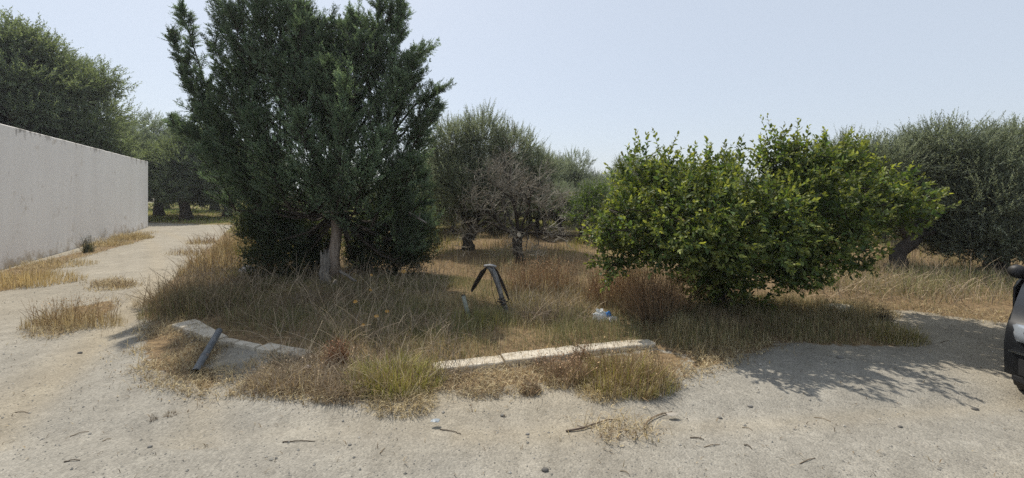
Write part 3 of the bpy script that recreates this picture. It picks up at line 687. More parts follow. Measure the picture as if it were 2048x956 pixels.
# --- lemon tree
def lemon():
    d0 = 6.1
    lob = px_lobes([(1300, 415, (.62, .8, .62), .2), (1245, 440, (.42, .6, .40), -.1), (1380, 430, (.7, .9, .72), -.5), (1480, 440, (.7, .9, .75), -.4), (1420, 385, (.6, .8, .45), .3),
        (1590, 400, (.7, .9, .72), .1), (1690, 390, (.66, .9, .68), .4), (1755, 425, (.5, .7, .36), .1), (1822, 405, (.28, .4, .18), .0), (1800, 370, (.30, .4, .18), .4),
        (1540, 490, (.7, .8, .45), -.3), (1650, 500, (.6, .7, .35), .0), (1330, 490, (.5, .6, .36), -.5), (1440, 500, (.5, .6, .36), -.6), (1450, 540, (.5, .6, .4), -.1), (1225, 530, (.26, .3, .16), -.3), (1212, 470, (.28, .4, .2), -.2),
        (1435, 595, (.46, .42, .44), .1), (1395, 555, (.34, .4, .34), .1), (1380, 470, (.5, .5, .4), -.75), (1270, 500, (.35, .4, .24), -.3), (1490, 580, (.42, .42, .40), .15), (1560, 535, (.45, .5, .28), -.1), (1275, 350, (.36, .5, .30), .4), (1630, 330, (.5, .6, .28), .4), (1545, 320, (.32, .4, .36), .3), (1600, 330, (.4, .5, .4), .2), (1680, 340, (.45, .6, .4), .5), (1640, 430, (.7, .8, .6), -.2), (1600, 520, (.5, .6, .36), -.3), (1420, 340, (.3, .4, .28), .4), (1340, 345, (.3, .4, .24), .3)], d0)
    rng = np.random.default_rng(77); eP, eD, eL = [], [], []
    for (px, py, l) in ((1540, 300, .55), (1535, 330, .5), (1548, 330, .5), (1525, 320, .35), (1270, 320, .4), (1258, 330, .35), (1283, 325, .35), (1330, 310, .42), (1335, 330, .3), (1425, 320, .35), (1472, 320, .32), (1450, 330, .3), (1605, 290, .3),
                        (1655, 295, .28), (1640, 300, .25), (1690, 300, .25), (1380, 325, .3), (1860, 400, .3), (1850, 415, .35), (1850, 390, .35), (1840, 380, .3), (1200, 440, .2), (1200, 525, .25), (1220, 560, .3), (1730, 310, .3)):
        for q in range(2):
            p = W(px+rng.normal(0, 6), py+rng.normal(0, 6), d0+rng.normal(.1, .2)); eP.append(p)
            side = np.array([1., 0, .12]) if px > 1830 else (np.array([-.8, -.2, -.4]) if px < 1225 and py > 430 else np.array([0, 0, 1.]))
            eD.append(side+rng.normal(0, .16, 3)); eL.append(l*rng.uniform(.7, 1.15))
    base = LEM.copy()
    return tree('lemon_tree', 'broad bright green lemon tree with glossy leaves behind the right kerb', 'tree', base, W(1445, 545, 6.2), .11, .09, lob, 21, 86, (.24, .46), 14, .088, .52,
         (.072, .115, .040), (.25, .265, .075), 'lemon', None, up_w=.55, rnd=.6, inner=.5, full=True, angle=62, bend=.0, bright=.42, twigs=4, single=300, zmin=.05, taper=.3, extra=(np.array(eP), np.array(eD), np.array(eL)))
lemon()

# --- cypress with several stems
def cypress():
    d0 = 8.4; rng = np.random.default_rng(31)
    pl = [(470, 310, 336, 66, .17, 0), (425, 215, 364, 20, .14, 0), (460, 280, 352, 135, .16, -.2), (520, 330, 432, -40, .40, .2), (530, 300, 455, -110, .5, 0), (540, 300, 500, -140, .6, .3), (560, 300, 560, -80, .55, 0), (580, 330, 612, 5, .45, .2),
      (680, 330, 655, 70, .45, .2), (700, 330, 715, 45, .5, 0), (720, 340, 763, -15, .45, .2), (740, 350, 805, 35, .45, 0), (760, 360, 838, 85, .36, .2), (770, 380, 866, 180, .34, 0), (780, 420, 850, 270, .36, .1), (790, 450, 848, 350, .36, 0), (790, 490, 846, 420, .36, .1),
      (675, 430, 690, 165, .34, -1.3), (640, 430, 600, 240, .5, -1.0), (720, 420, 765, 270, .42, -1.1), (580, 420, 500, 230, .55, -.8), (520, 420, 440, 265, .45, -.3), (510, 420, 425, 180, .32, .1), (480, 340, 402, 215, .24, 0), (470, 350, 385, 170, .13, .1),
      (560, 480, 510, 400, .5, 0), (600, 510, 550, 420, .6, .2), (540, 500, 490, 330, .5, .5), (760, 500, 820, 410, .5, .1), (700, 480, 650, 330, .5, -.7), (800, 530, 850, 450, .4, .3), (650, 250, 640, 60, .5, .6), (600, 250, 590, 20, .6, .9), (760, 250, 740, 60, .6, .9),
      (620, 300, 560, 130, .55, -.6), (690, 300, 640, 150, .5, -.5), (760, 330, 800, 160, .5, -.6), (560, 530, 540, 440, .6, .9), (720, 540, 740, 430, .7, 1.0), (800, 540, 830, 470, .5, .9), (640, 540, 620, 430, .6, 1.2), (500, 300, 470, 140, .45, .3), (740, 460, 790, 340, .45, -.8),
      (560, 430, 470, 330, .45, -.3), (520, 400, 410, 300, .32, -.2), (500, 380, 372, 262, .24, -.1), (470, 420, 430, 330, .36, .1), (780, 480, 845, 400, .36, -.4), (790, 520, 850, 450, .3, -.3), (750, 440, 835, 330, .38, -.6), (600, 480, 520, 420, .5, .4), (740, 500, 770, 420, .4, .4), (640, 330, 645, 90, .5, .3), (650, 300, 680, 60, .45, .5), (630, 330, 625, 70, .45, .2), (700, 260, 690, 50, .4, .3),
      (440, 330, 345, 245, .26, .1), (430, 300, 380, 215, .24, .1), (480, 230, 424, 70, .16, .1), (505, 200, 465, 20, .3, -.3), (560, 200, 520, 10, .4, -.4), (600, 220, 600, 60, .4, -.4), (700, 220, 730, 80, .4, -.4), (780, 250, 830, 130, .4, -.4), (515, 300, 445, 180, .34, -.5), (800, 330, 865, 240, .36, -.3), (660, 260, 650, 130, .4, -.7), (560, 400, 540, 290, .45, -.7), (660, 180, 622, 40, .3, 0), (770, 80, 800, 20, .22, .1), (830, 210, 884, 178, .12, 0), (830, 240, 880, 212, .12, 0), (800, 120, 862, 95, .13, 0), (560, 60, 632, 42, .13, 0), (760, 60, 800, 12, .14, 0), (640, 110, 656, 40, .14, .1), (700, 90, 710, 28, .14, 0),
      (710, 420, 735, 320, .34, -1.3), (620, 440, 580, 350, .5, -.6)]
    base = G(668, 566); base[2] = float(zt(base[0], base[1]))-.03
    root = thing('cypress_tree', 'huge dark cypress with feathery upswept branches and bare pale lower trunk', 'tree', tuple(base))
    mt = MB(); top = W(680, 200, base[1]+.05); tp = curve(base, top, 9, jit=.03, rng=rng)
    tube(mt, tp, np.concatenate([[.145, .115], np.linspace(.10, .045, 7)]), 14, rough=.07, rng=rng); mt.build('trunk', M['bark_c'], root, smooth=True)
    ml = MB(); P, D, L, tone, SB = [], [], [], [], []
    for (a, b, c, e, r, dd) in pl:
        p0 = W(a, b, d0+dd*.5); p1 = W(c, e, d0+dd); ax = nrm(p1-p0); ln = np.linalg.norm(p1-p0)
        s = tp[min(8, max(3, int(7-b*.01)))]+np.array([0, .12, 0])
        lp = curve(s, p0, 5, sag=(0, 0, -.1), jit=.03, rng=rng); tube(ml, lp, np.linspace(.035, .02, 5), 5, cap=False)
        tube(ml, curve(p0, p1, 5, jit=.02, rng=rng), np.linspace(.022, .005, 5), 5, cap=False)
        n = int(36*ln*(r+.22))+5
        t = rng.random(n)**.85; prof = np.where(t < .25, .5+2*t, 1-((t-.25)/.75)**1.5*.92)*r
        u = rand_dirs(rng, n); rd = nrm(u-(u@ax)[:, None]*ax)
        sd = nrm(ax*rng.uniform(.5, 1.0, (n, 1))+rd*rng.uniform(.5, 1.1, (n, 1))+rng.normal(0, .15, (n, 3)))
        sl = (prof*rng.uniform(.75, 1.7, n)+min(.12, .03+.25*r)); st = p0+(p1-p0)*t[:, None]
        m_ = rng.random(n) < .10; sl = np.where(m_, sl*1.35+.18, sl); sd = np.where(m_[:, None], nrm(sd+ax*.5+UP*.2), sd)      # stray branches beyond the outline
        SB.append((st, sd, sl)); k = 11; tt = (np.arange(k)+.6)/k; tt = np.clip(tt[None]+rng.uniform(-.04, .04, (n, k)), .05, 1)
        q = st[:, None]+sd[:, None]*(sl[:, None]*tt)[..., None]+UP*.22*(sl[:, None]*tt**2)[..., None]
        tg = nrm(sd[:, None]+UP*.44*tt[..., None]); sid = nrm(np.cross(tg, nrm(rng.normal(0, .5, (n, 1, 3))+UP)))
        dd_ = tg*.9+sid*(np.where(np.arange(k) % 2 == 0, 1, -1)[None]*rng.uniform(.35, .9, (n, k)))[..., None]+rng.normal(0, .22, (n, k, 3))
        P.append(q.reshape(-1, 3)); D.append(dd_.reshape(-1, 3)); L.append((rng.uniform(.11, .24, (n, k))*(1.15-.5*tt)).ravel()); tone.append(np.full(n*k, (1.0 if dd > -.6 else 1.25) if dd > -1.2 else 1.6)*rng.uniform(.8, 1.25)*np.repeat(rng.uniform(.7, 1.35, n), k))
    P, D, L, tone = np.vstack(P), np.vstack(D), np.concatenate(L), np.concatenate(tone)
    m = P[:, 2] > .12; P, D, L, tone = P[m], D[m], L[m], tone[m]
    stems(ml, np.vstack([a[0] for a in SB]), np.vstack([a[1] for a in SB]), np.concatenate([a[2] for a in SB]), .02, np.array([.1, .07, .05]), .22)
    ml.build('branches', M['bark'], root)
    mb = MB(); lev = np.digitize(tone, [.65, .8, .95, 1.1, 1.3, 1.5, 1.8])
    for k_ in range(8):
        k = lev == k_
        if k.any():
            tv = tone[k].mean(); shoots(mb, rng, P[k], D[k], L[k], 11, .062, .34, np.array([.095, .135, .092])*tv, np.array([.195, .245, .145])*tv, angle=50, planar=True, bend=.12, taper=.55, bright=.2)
    stems(mb, P, D, L, .007, np.array([.07, .09, .05]), .12)
    tag(mb.build('crown', M['cypress'], root), kind='stuff')
cypress()

# --- olives near
def olive_lobes(rng, base, hgt, rad, n=9, zlow=.27):
    base = np.asarray(base, float); out = []
    for i in range(n):
        a = i/n*6.28+rng.normal(0, .25); rr = rad*rng.uniform(.45, .68); zz = hgt*rng.uniform(zlow, .72)
        out.append((base+np.array([math.cos(a)*rr, math.sin(a)*rr, zz]), np.array([.42, .42, .36])*rad*rng.uniform(.85, 1.15)))
    out.append((base+np.array([0, 0, hgt*.78]), np.array([.5, .5, .35])*rad))
    out.append((base+np.array([rng.normal(0, .2)*rad, rng.normal(0, .2)*rad, hgt*.6]), np.array([.6, .6, .4])*rad))
    return out
OLV = dict(dens=240, sl=(.28, .62), k=18, leaf=.09, width=.27, ca=OL_A, cb=OL_B, mat='olive', up_w=.75, rnd=.35, inner=.4, angle=38, bend=.05)
def mid_olive():
    b = G(936, 503); d0 = b[1]
    lob = px_lobes([(905, 285, (.8, 1.0, .75), 0), (965, 275, (.9, 1.1, .85), .2), (1025, 300, (.85, 1.0, .75), 0), (1075, 345, (.65, .9, .7), .2), (870, 350, (.7, .8, .9), .1), (930, 360, (.9, .9, .9), -.4), (1000, 370, (.9, .9, .8), -.2), (1060, 390, (.8, .8, .6), .4), (900, 420, (.6, .7, .5), .2), (960, 420, (.7, .8, .4), .3)], d0)
    return tree('olive_tree', 'silvery round olive tree with upright shoots right of the big cypress', 'tree', b, W(940, 455, d0), .18, .14, lob, 41, group='olive trees of the grove', twigs=1, **OLV)
mo = mid_olive()
def right_olive():
    b = G(1775, 550); d0 = b[1]
    lob = px_lobes([(1690, 320, (.8, .9, .65), 1.0), (1660, 350, (.7, .8, .6), 1.3), (1760, 330, (.8, 1.0, .7), .5), (1820, 305, (.5, .7, .55), .6), (1880, 290, (.7, .9, .6), .2), (1780, 400, (.9, 1.0, .7), .8), (1880, 390, (.9, 1, .8), .3), (1850, 460, (.7, .9, .45), .5), (1910, 470, (.6, .8, .5), .2), (1740, 430, (.6, .7, .36), .7)], d0)
    return tree('olive_tree', 'grey green olive with dark leaning trunk right of the lemon tree', 'tree', b, W(1832, 474, d0+.1), .18, .13, lob, 42, group='olive trees of the grove', twigs=1, **OLV)
ro = right_olive()
def edge_olive():
    b = G(1985, 556); d0 = b[1]
    lob = px_lobes([(1955, 325, (.7, .9, .65), 0), (1990, 285, (.4, .6, .45), .2), (2045, 300, (.8, 1, .7), .2), (2130, 330, (.9, 1, .8), .1), (1980, 400, (.8, .9, .7), -.2), (2060, 410, (.9, 1, .8), -.2), (1960, 470, (.6, .8, .5), -.1), (2030, 480, (.7, .8, .5), -.3), (2120, 440, (.8, .9, .6), 0), (2160, 400, (.8, .9, .7), .2)], d0)
    return tree('olive_tree', 'dense olive with low hanging grey foliage at the right edge', 'tree', b, W(2010, 480, d0), .22, .17, lob, 43, group='olive trees of the grove', twigs=1, **OLV)
edge_olive()
# bare olive
def bare_olive():
    rng = np.random.default_rng(44); b = G(1036, 532); b[2] = float(zt(b[0], b[1]))-.03; d0 = b[1]
    root = thing('bare_olive_tree', 'leafless olive with a maze of dry grey twigs and a sawn stub', 'tree', tuple(b), 'olive trees of the grove')
    mt, ml, mw = MB(), MB(), MB(); top = W(1036, 470, d0)
    tube(mt, curve(b, top, 6, jit=.03, rng=rng), [.17, .135, .12, .12, .135, .115], 10, rough=.12, rng=rng)
    def grow(p, d, L, r, lev):
        n = 5; pts = [p]; dd = d
        for i in range(n):
            dd = nrm(dd+rng.normal(0, .16, 3)+UP*(.03 if lev < 2 else .0)); pts.append(pts[-1]+dd*L/n)
        pts = np.array(pts); mb = ml if lev < 2 else mw
        c = np.array([.25, .225, .18])*rng.uniform(.5, 1.5)
        tube(mb, pts, np.linspace(r, max(r*.4, .0025), n+1), 6 if lev < 2 else 3, c, cap=False)
        if lev >= 4: return
        k = (5, 4, 4, 4)[lev]
        for j in range(k):
            i = rng.integers(2, n+1); q = pts[i]; e = nrm(rng.normal(0, 1, 3)); e = nrm(dd*.75+e*.8+UP*.12)
            grow(q, e, L*rng.uniform(.5, .75), max(r*.5, .0035), lev+1)
    for (px, py, dz) in ((965, 400, -.2), (1000, 365, .5), (1050, 345, 0), (1095, 365, .2), (1095, 420, -.5), (955, 430, -.4), (1030, 355, -.3), (1125, 425, -.1)):
        t = W(px, py, d0+dz); grow(top-(top-b)*rng.uniform(0, .15), nrm(t-top), np.linalg.norm(t-top)*rng.uniform(.75, .95), .042, 0)
    mt.build('trunk', M['bark'], root, smooth=True); ml.build('branches', M['bark'], root, smooth=True); mw.build('twigs', M['twig'], root)
    sb = MB(); s0 = top+np.array([.0, -.05, -.02]); tube(sb, [s0, s0+np.array([.02, -.15, .05])], .06, 9); sb.build('stub', M['bark'], root)
    sc = MB(); e = s0+np.array([.02, -.15, .05]); tube(sc, [e, e+np.array([.001, -.006, .002])], .056, 9, (.6, .52, .4)); sc.build('sawn_face', M['twig'], root)
bare_olive()
# small citrus left of the lemon tree
b = G(1160, 490)
tree('citrus_tree', 'smaller light green citrus tree between the bare olive and the lemon tree', 'tree', b, W(1165, 455, b[1]), .1, .07,
     px_lobes([(1160, 420, (.8, .8, .5), 0), (1205, 400, (.8, .8, .6), .3), (1180, 385, (.7, .7, .4), .2), (1240, 430, (.8, .8, .6), .3), (1210, 450, (.6, .6, .3), 0)], b[1]), 51, 40, (.3, .5), 12, .12, .5,
     (.05, .09, .025), (.15, .2, .05), 'lemon', 'citrus', full=False, angle=60, up_w=.5)

# --- generic trees for the grove behind, each copied
rng0 = np.random.default_rng(60)
V_OL = []
for i, lab in enumerate(('olive tree in the grove seen between the olive and the lemon tree, far back', 'pale far olive low over the lemon tree shoulder', 'far grey olive behind the bare olive')):
    rr = np.random.default_rng(200+i); b = np.array([0., 0, 0]); pos = [G(1150, 445), G(1262, 440), G(1060, 450)][i]
    b = pos.copy(); lob = olive_lobes(rr, b, 4.6, 2.4, 8)
    o = dict(OLV); o['dens'] = 80; o['leaf'] = .13; o['k'] = 14
    V_OL.append(tree('olive_tree', lab, 'tree', b, b+np.array([rr.normal(0, .15), rr.normal(0, .15), 1.3]), .2, .15, lob, 210+i, group='olive trees of the grove', **o))
DK = dict(dens=48, sl=(.5, 1.0), k=16, leaf=.2, width=.3, ca=(.115, .155, .11), cb=(.20, .25, .165), mat='dark_leaf', up_w=.55, rnd=.5, inner=.35, angle=45, bend=.0)
def big_tree(px, d, hgt, rad, seed, label, group, z0=.28, **kw):
    rr = np.random.default_rng(seed); b = np.array([(px-1024)/F*d, d, 0.]); lob = []
    for i in range(15):
        a = i*2.4; q = (i+.5)/15; rrr = rad*math.sqrt(q)*.72; zz = hgt*(z0+.17+(1-q*q)*.42*rr.uniform(.5, 1.0))
        lob.append((b+np.array([math.cos(a)*rrr, math.sin(a)*rrr, zz]), np.array([.36, .36, .32])*rad*rr.uniform(.8, 1.2)))
    for i in range(8):
        a = i/8*6.28+.3; zz = hgt*rr.uniform(z0+.04, z0+.22); lob.append((b+np.array([math.cos(a)*rad*.66, math.sin(a)*rad*.66, zz]), np.array([.34, .34, .3])*rad*rr.uniform(.8, 1.2)))
    o = dict(DK); o.update(kw)
    return tree('broadleaf_tree', label, 'tree', b, b+np.array([rr.normal(0, .2), 0, hgt*.4]), .32, .22, lob, seed, group=group, **o)
GB = 'tall dark trees behind the wall'
big_tree(112, 19.5, 9.9, 3.1, 301, 'tall dark rounded tree behind the middle of the wall', GB)
big_tree(5, 17.5, 10.0, 2.9, 302, 'tall dark tree behind the wall cut by the left edge', GB)
big_tree(-160, 17, 8.5, 3.2, 303, 'dark tree behind the wall mostly outside the left edge', GB)
GF = 'trees beyond the end of the path'
OLG = dict(ca=(.14, .175, .115), cb=(.24, .275, .17), mat='olive')
t1 = big_tree(245, 27, 8.3, 3.0, 304, 'dark green tree filling the gap above the wall end', GF, .15, **OLG)
t2 = big_tree(372, 27.5, 7.9, 3.1, 305, 'dark tree with thick trunk beyond the end of the path', GF, .16)
big_tree(318, 32, 9.4, 3.4, 306, 'silvery green tree just right of the wall end', GF, .13, **OLG)
copy_tree(t1, ((455-1024)/F*31, 31, 0), 1.3, .95, 'tree half hidden behind the left side of the cypress', GF)
copy_tree(t2, ((430-1024)/F*42, 42, 0), 2.2, 1.2, 'tree with thin dark trunk far behind the path', GF)
copy_tree(t1, ((330-1024)/F*46, 46, 0), 2.9, 1.25, 'pale tree far behind the wall end', GF)
copy_tree(t2, ((520-1024)/F*38, 38, 0), .7, 1.0, 'tree behind the cypress trunk on its left', GF)
lab = iter(['olive behind the cypress on its right side', 'olive behind the gap between cypress and round olive', 'far olive left of the bare olive trunk', 'far olive right of the bare olive trunk', 'far olive behind the citrus tree',
    'far olive behind the left half of the lemon tree', 'far olive behind the middle of the lemon tree', 'far olive behind the right half of the lemon tree', 'olive behind the leaning trunk at the right', 'olive far back between the two right olives',
    'olive far back at the right edge', 'olive behind the round olive tree', 'distant olive above the citrus tree', 'distant olive behind the lemon tree crown', 'distant olive behind the right olives', 'distant olive behind the cypress foot', 'olive behind the dry bushes and lemon trunk', 'low olive right behind the bare olive twigs', 'low olive behind the citrus tree', 'low olive right behind the round olive', 'low olive behind the lemon tree on its left', 'low olive behind the lemon tree on its right', 'far olive row tree behind the cypress edge', 'far olive row tree behind the bare olive', 'far olive row tree behind the citrus tree', 'low olive bush left of the bare olive trunk', 'low olive bush right of the bare olive trunk', 'low olive bush beside the citrus tree on its left', 'low olive bush behind the round olive trunk'])
for i, (px, d, s) in enumerate([(800, 17, .85), (860, 20, .9), (975, 26, 1.0), (1085, 30, 1.0), (1165, 34, .95), (1330, 19, .72), (1450, 18, .75), (1640, 17, .8), (1760, 15, .85), (1920, 14, .85), (2080, 14.5, .9), (930, 22, 1.0), (1120, 46, 1.25), (1400, 40, 1.1), (1850, 26, 1.1), (690, 22, 1.0), (1560, 30, 1.0), (1090, 19, .85), (1190, 21, .9), (1000, 20, .95), (1300, 25, 1.0), (1700, 22, 1.0), (890, 33, 1.2), (1035, 37, 1.25), (1215, 40, 1.25), (985, 17.5, .56), (1075, 17, .56), (1125, 16.5, .55), (900, 17.5, .6)]):
    copy_tree(V_OL[i % 3], ((px-1024)/F*d, d, 0), rng0.uniform(0, 6.28), (s*.92 if not 1050 < px < 1300 else .27+.0165*d)*rng0.uniform(.94, 1.04), next(lab), 'olive trees of the grove')

# --- small leaved shrubs at the foot of the cypress
def shrub(px, py, name, label, lst, seed, ca, cb, dens=60, leaf=.05):
    b = G(px, py); return tree(name, label, 'shrub', b, b+np.array([0, 0, .5]), .035, .03, px_lobes(lst, b[1]), seed, dens, (.2, .5), 12, leaf, .5, ca, cb, 'dark_leaf', 'shrubs at the cypress foot', up_w=.4, rnd=.7, inner=.25, angle=60, zmin=.02, twigs=2)
shrub(530, 545, 'small_shrub', 'dotted small leaved shrub at the left foot of the cypress', [(530, 470, (.55, .5, .5), 0), (560, 510, (.5, .5, .4), 0), (500, 450, (.35, .4, .4), .1), (505, 510, (.3, .3, .3), 0)], 401, (.11, .12, .06), (.25, .235, .12), 150)
shrub(842, 520, 'small_shrub', 'small leaved shrub at the right foot of the cypress', [(845, 470, (.55, .5, .45), 0), (830, 500, (.45, .5, .35), 0), (870, 490, (.35, .4, .3), .1)], 402, (.10, .115, .055), (.24, .235, .11), 140)
shrub(790, 556, 'dark_shrub', 'very dark evergreen shrub right of the cypress trunk', [(760, 440, (.6, .5, .6), .1), (720, 470, (.42, .4, .5), .25), (815, 460, (.5, .5, .5), .1), (770, 510, (.6, .5, .5), -.1), (830, 515, (.4, .4, .35), .0), (725, 520, (.4, .3, .4), .15), (705, 500, (.26, .3, .5), .3), (850, 440, (.35, .4, .5), .2)], 403, (.05, .072, .045), (.085, .115, .07), 330, .062)
shrub(590, 560, 'dark_shrub', 'very dark evergreen shrub left of the cypress trunk', [(580, 440, (.6, .5, .6), .1), (625, 470, (.42, .4, .5), .25), (530, 460, (.5, .5, .5), .1), (580, 510, (.6, .5, .5), -.1), (520, 515, (.45, .4, .35), .0), (632, 520, (.4, .3, .4), .15), (655, 490, (.25, .3, .5), .35), (500, 440, (.35, .4, .4), .2)], 404, (.05, .072, .045), (.085, .115, .07), 330, .062)

# ------------------------------------------------------------------ kerb stones
M['kerb'] = rough_mat('weathered_kerb', (.42, .375, .30), (.57, .52, .43), 7, .35, fine=70, c3=(.27, .23, .17), c3_scale=6, c3_lo=.54)
def kerb_stone(name, label, p0, p1, width, z0, z1, seed, group='concrete kerb stones', taper=None, n=9, tilt=0):
    """weathered stone from p0 to p1 (front edge on the ground), going back by width"""
    rng = np.random.default_rng(seed); p0 = np.array([*p0, 0.]); p1 = np.array([*p1, 0.]); d = nrm(p1-p0); b = np.array([-d[1], d[0], 0])
    mb = MB(); V = []
    for i in range(n):
        t = i/(n-1); c = p0*(1-t)+p1*t
        wd = width*(1 if taper is None else taper[0]*(1-t)+taper[1]*t); zt_ = z1-tilt*t+rng.normal(0, .0015); f = rng.normal(0, .004); e = rng.normal(0, .006)
        if i in (0, n-1): zt_ -= .003; 
        for (k, z) in ((f, z0), (f+.002, zt_-.009+rng.normal(0, .002)), (f+.011, zt_), (wd*.5, zt_+.001), (wd-.012+e, zt_-.001), (wd+e, zt_-.012), (wd+e, z0)):
            V.append(c+b*k+UP*z)
    m = 7; q = [[i*m+j, (i+1)*m+j, (i+1)*m+j+1, i*m+j+1] for i in range(n-1) for j in range(m-1)]
    mb.add(V, [np.array(q), np.array([list(range(m))]), np.array([[(n-1)*m+j for j in range(m)][::-1]])])
    o = mb.build(name, M['kerb'], at=p0); return tag(o, label, 'kerb stone', group)
g = lambda a, b_: G(a, b_)[:2]
kerb_stone('kerb_stone', 'long pale kerb stone in the middle of the right kerb', g(1012, 731), g(1168, 712), .22, -.05, .05, 1)
kerb_stone('kerb_stone', 'weathered kerb stone strewn with straw at the left end of the right kerb', g(868, 748), g(1008, 732), .20, -.05, .044, 2)
kerb_stone('kerb_stone', 'pale kerb stone with slanted broken end at the right end of the right kerb', g(1172, 711.5), g(1312, 693), .22, -.05, .056, 3, taper=(1, .75), tilt=.015)
kerb_stone('kerb_stone', 'worn cracked kerb slab left of the reddish stalks', g(512, 704), g(606, 716), .20, -.05, .048, 4, taper=(1.0, .8), tilt=.02)
kerb_stone('kerb_stone', 'thin half buried kerb stone between grey pole and worn slab', g(436, 688), g(508, 702), .11, -.05, .05, 5)
kerb_stone('kerb_stone', 'broad kerb stone at the left corner shaded bluish grey', g(342, 660), g(432, 686), .27, -.05, .075, 6, taper=(1.1, .5), tilt=.025)

# ------------------------------------------------------------------ poles, pipes
M['grey_paint'] = rough_mat('grey_painted_pole', (.07, .078, .085), (.13, .14, .15), 12, .2, rough=.6, spec=.5, stretch=(1, 1, 1), c3=(.22, .16, .11), c3_scale=9, c3_lo=.63)
M['black_pipe'] = rough_mat('black_polyethylene', (.07, .07, .072), (.16, .16, .16), 14, .1, rough=.33, spec=.8, c3=(.26, .25, .23), c3_scale=5, c3_lo=.55)
M['rubber'] = rough_mat('dull_black_rubber', (.02, .017, .015), (.05, .04, .033), 14, .4, rough=.8)
def lying_pole():
    a = G(390, 752); b = W(438, 662, 5.02); a[2] = .04
    root = thing('metal_pole', 'grey painted metal pole lying on the gravel and leaning on the kerb corner', 'pole', tuple(a))
    d = nrm(b-a); mb = MB(); rr = .036
    # open tube: outer wall, rim, inner wall
    pts = [a+d*.14, a+d*.03, a, a, a+d*.005, a+d*.14]; tube(mb, [a, a+d*.2, a+d*.6, b], [rr]*4, 16, cap=False); tube(mb, [a+d*.3, a+d*.002], [rr-.006]*2, 16, cap=False)
    mb.build('shaft', M['grey_paint'], root, smooth=True)
    rb = MB(); tube(rb, [a-d*.001, a+d*.02], [rr+.002]*2, 16, cap=False); tube(rb, [a+d*.02, a-d*.001], [rr-.005]*2, 16, cap=False); rb.build('open_end', M['grey_paint'], root)
    c = MB(); e = a+d*.33; tube(c, [e-d*.02, e-d*.018, e+d*.018, e+d*.02], [rr+.002, rr+.005, rr+.005, rr+.002], 16); c.build('collar', M['grey_paint'], root, smooth=True)
    c = MB(); tube(c, [b-d*.01, b, b+d*.008], [rr+.002, rr+.002, rr*.8], 16); c.build('end_cap', M['grey_paint'], root)
lying_pole()
def ribbon(mb, pts, wdt, thick, side):
    pts = np.asarray(pts, float); n = len(pts); side = nrm(np.asarray(side, float)); T = nrm(np.gradient(pts, axis=0)); S = nrm(side-(T*(T@side)[:, None])); Nn = np.cross(T, S)
    wdt = np.broadcast_to(wdt, (n,))[:, None]*.5
    V = np.stack([pts-S*wdt-Nn*thick, pts+S*wdt-Nn*thick, pts+S*wdt+Nn*thick, pts-S*wdt+Nn*thick], 1)
    i = np.arange(n-1)[:, None]*4; q = np.concatenate([i+np.array([[j, (j+1) % 4, 4+(j+1) % 4, 4+j]]) for j in range(4)])
    mb.add(V.reshape(-1, 3), [q, np.array([[3, 2, 1, 0]]), np.array([[(n-1)*4+k for k in range(4)]])])
def bent_pipe():
    d = 5.95; b = G(1022, 642)
    root = thing('bent_pipe', 'black plastic pipe folded over like an upside down V in the weeds', 'pipe', tuple(b))
    P = lambda x, y, o=0: W(x, y, d+o)
    up = np.array([P(1026, 655), P(1015, 625), P(1004, 598), P(998, 575), P(990, 552), P(982, 537), P(975, 531)])
    mb = MB(); tube(mb, up, [.034, .034, .035, .038, .042, .042, .03], 14); mb.build('pipe', M['black_pipe'], root, smooth=True)
    c = MB(); q = P(1005, 602); ax = nrm(up[2]-up[1])
    for o, r in ((-.045, .046), (.0, .05), (.04, .047)): tube(c, [q+ax*(o-.013), q+ax*(o-.01), q+ax*(o+.01), q+ax*(o+.013)], [r-.006, r, r, r-.006], 14)
    c.build('coupling', M['rubber'], root, smooth=True)
    for k, sgn in enumerate((-1, 1)):
        bt = MB(); e = q+np.array([.05*sgn, -.03, .0]); tube(bt, [e, e+np.array([.03*sgn, -.01, .004])], .009, 6); bt.build('bolt', M['rubber'], root)
    l = MB(); ribbon(l, [P(988, 532, .02), P(975, 532, .03), P(966, 543, .06), P(957, 558, .1), P(948, 574, .14), P(943, 583, .16)], [.06, .085, .09, .08, .065, .03], .006, (0.9, .2, .5)); l.build('folded_flap', M['rubber'], root)
    l = MB(); ribbon(l, [P(984, 533, .05), P(993, 543, .10), P(1003, 563, .12), P(1012, 584, .14), P(1018, 600, .15)], [.04, .05, .045, .04, .02], .005, (1, .1, .3)); l.build('torn_strip', M['rubber'], root)
    l = MB(); ribbon(l, [P(968, 531.5, -.05), P(980, 530, -.06), P(992, 533, -.04)], [.05, .06, .05], .008, (0, 1, .2)); l.build('fold_crease', M['black_pipe'], root)
    wv = MB(); tube(wv, curve(P(985, 540, -.06), P(1000, 620, -.05), 8, sag=(-.06, 0, 0)), .004, 5); wv.build('wire', M['rubber'], root)
bent_pipe()
def stake():
    b = G(940, 645); root = thing('short_stake', 'short grey green pipe stub leaning in the grass left of the bent pipe', 'stake', tuple(b))
    mb = MB(); t = W(926, 590, 5.95); m = W(934, 620, 5.9)
    tube(mb, [b-UP*.03, m, t], [.03, .031, .029], 12); mb.build('shaft', rough_mat('grey_green_plastic', (.14, .15, .12), (.27, .28, .23), 10, .3, rough=.55), root, smooth=True)
    rb = MB(); d = nrm(t-m); tube(rb, [t-d*.01, t, t+d*.004], [.031, .031, .02], 12); rb.build('top_rim', M['rubber'], root, smooth=True)
stake()

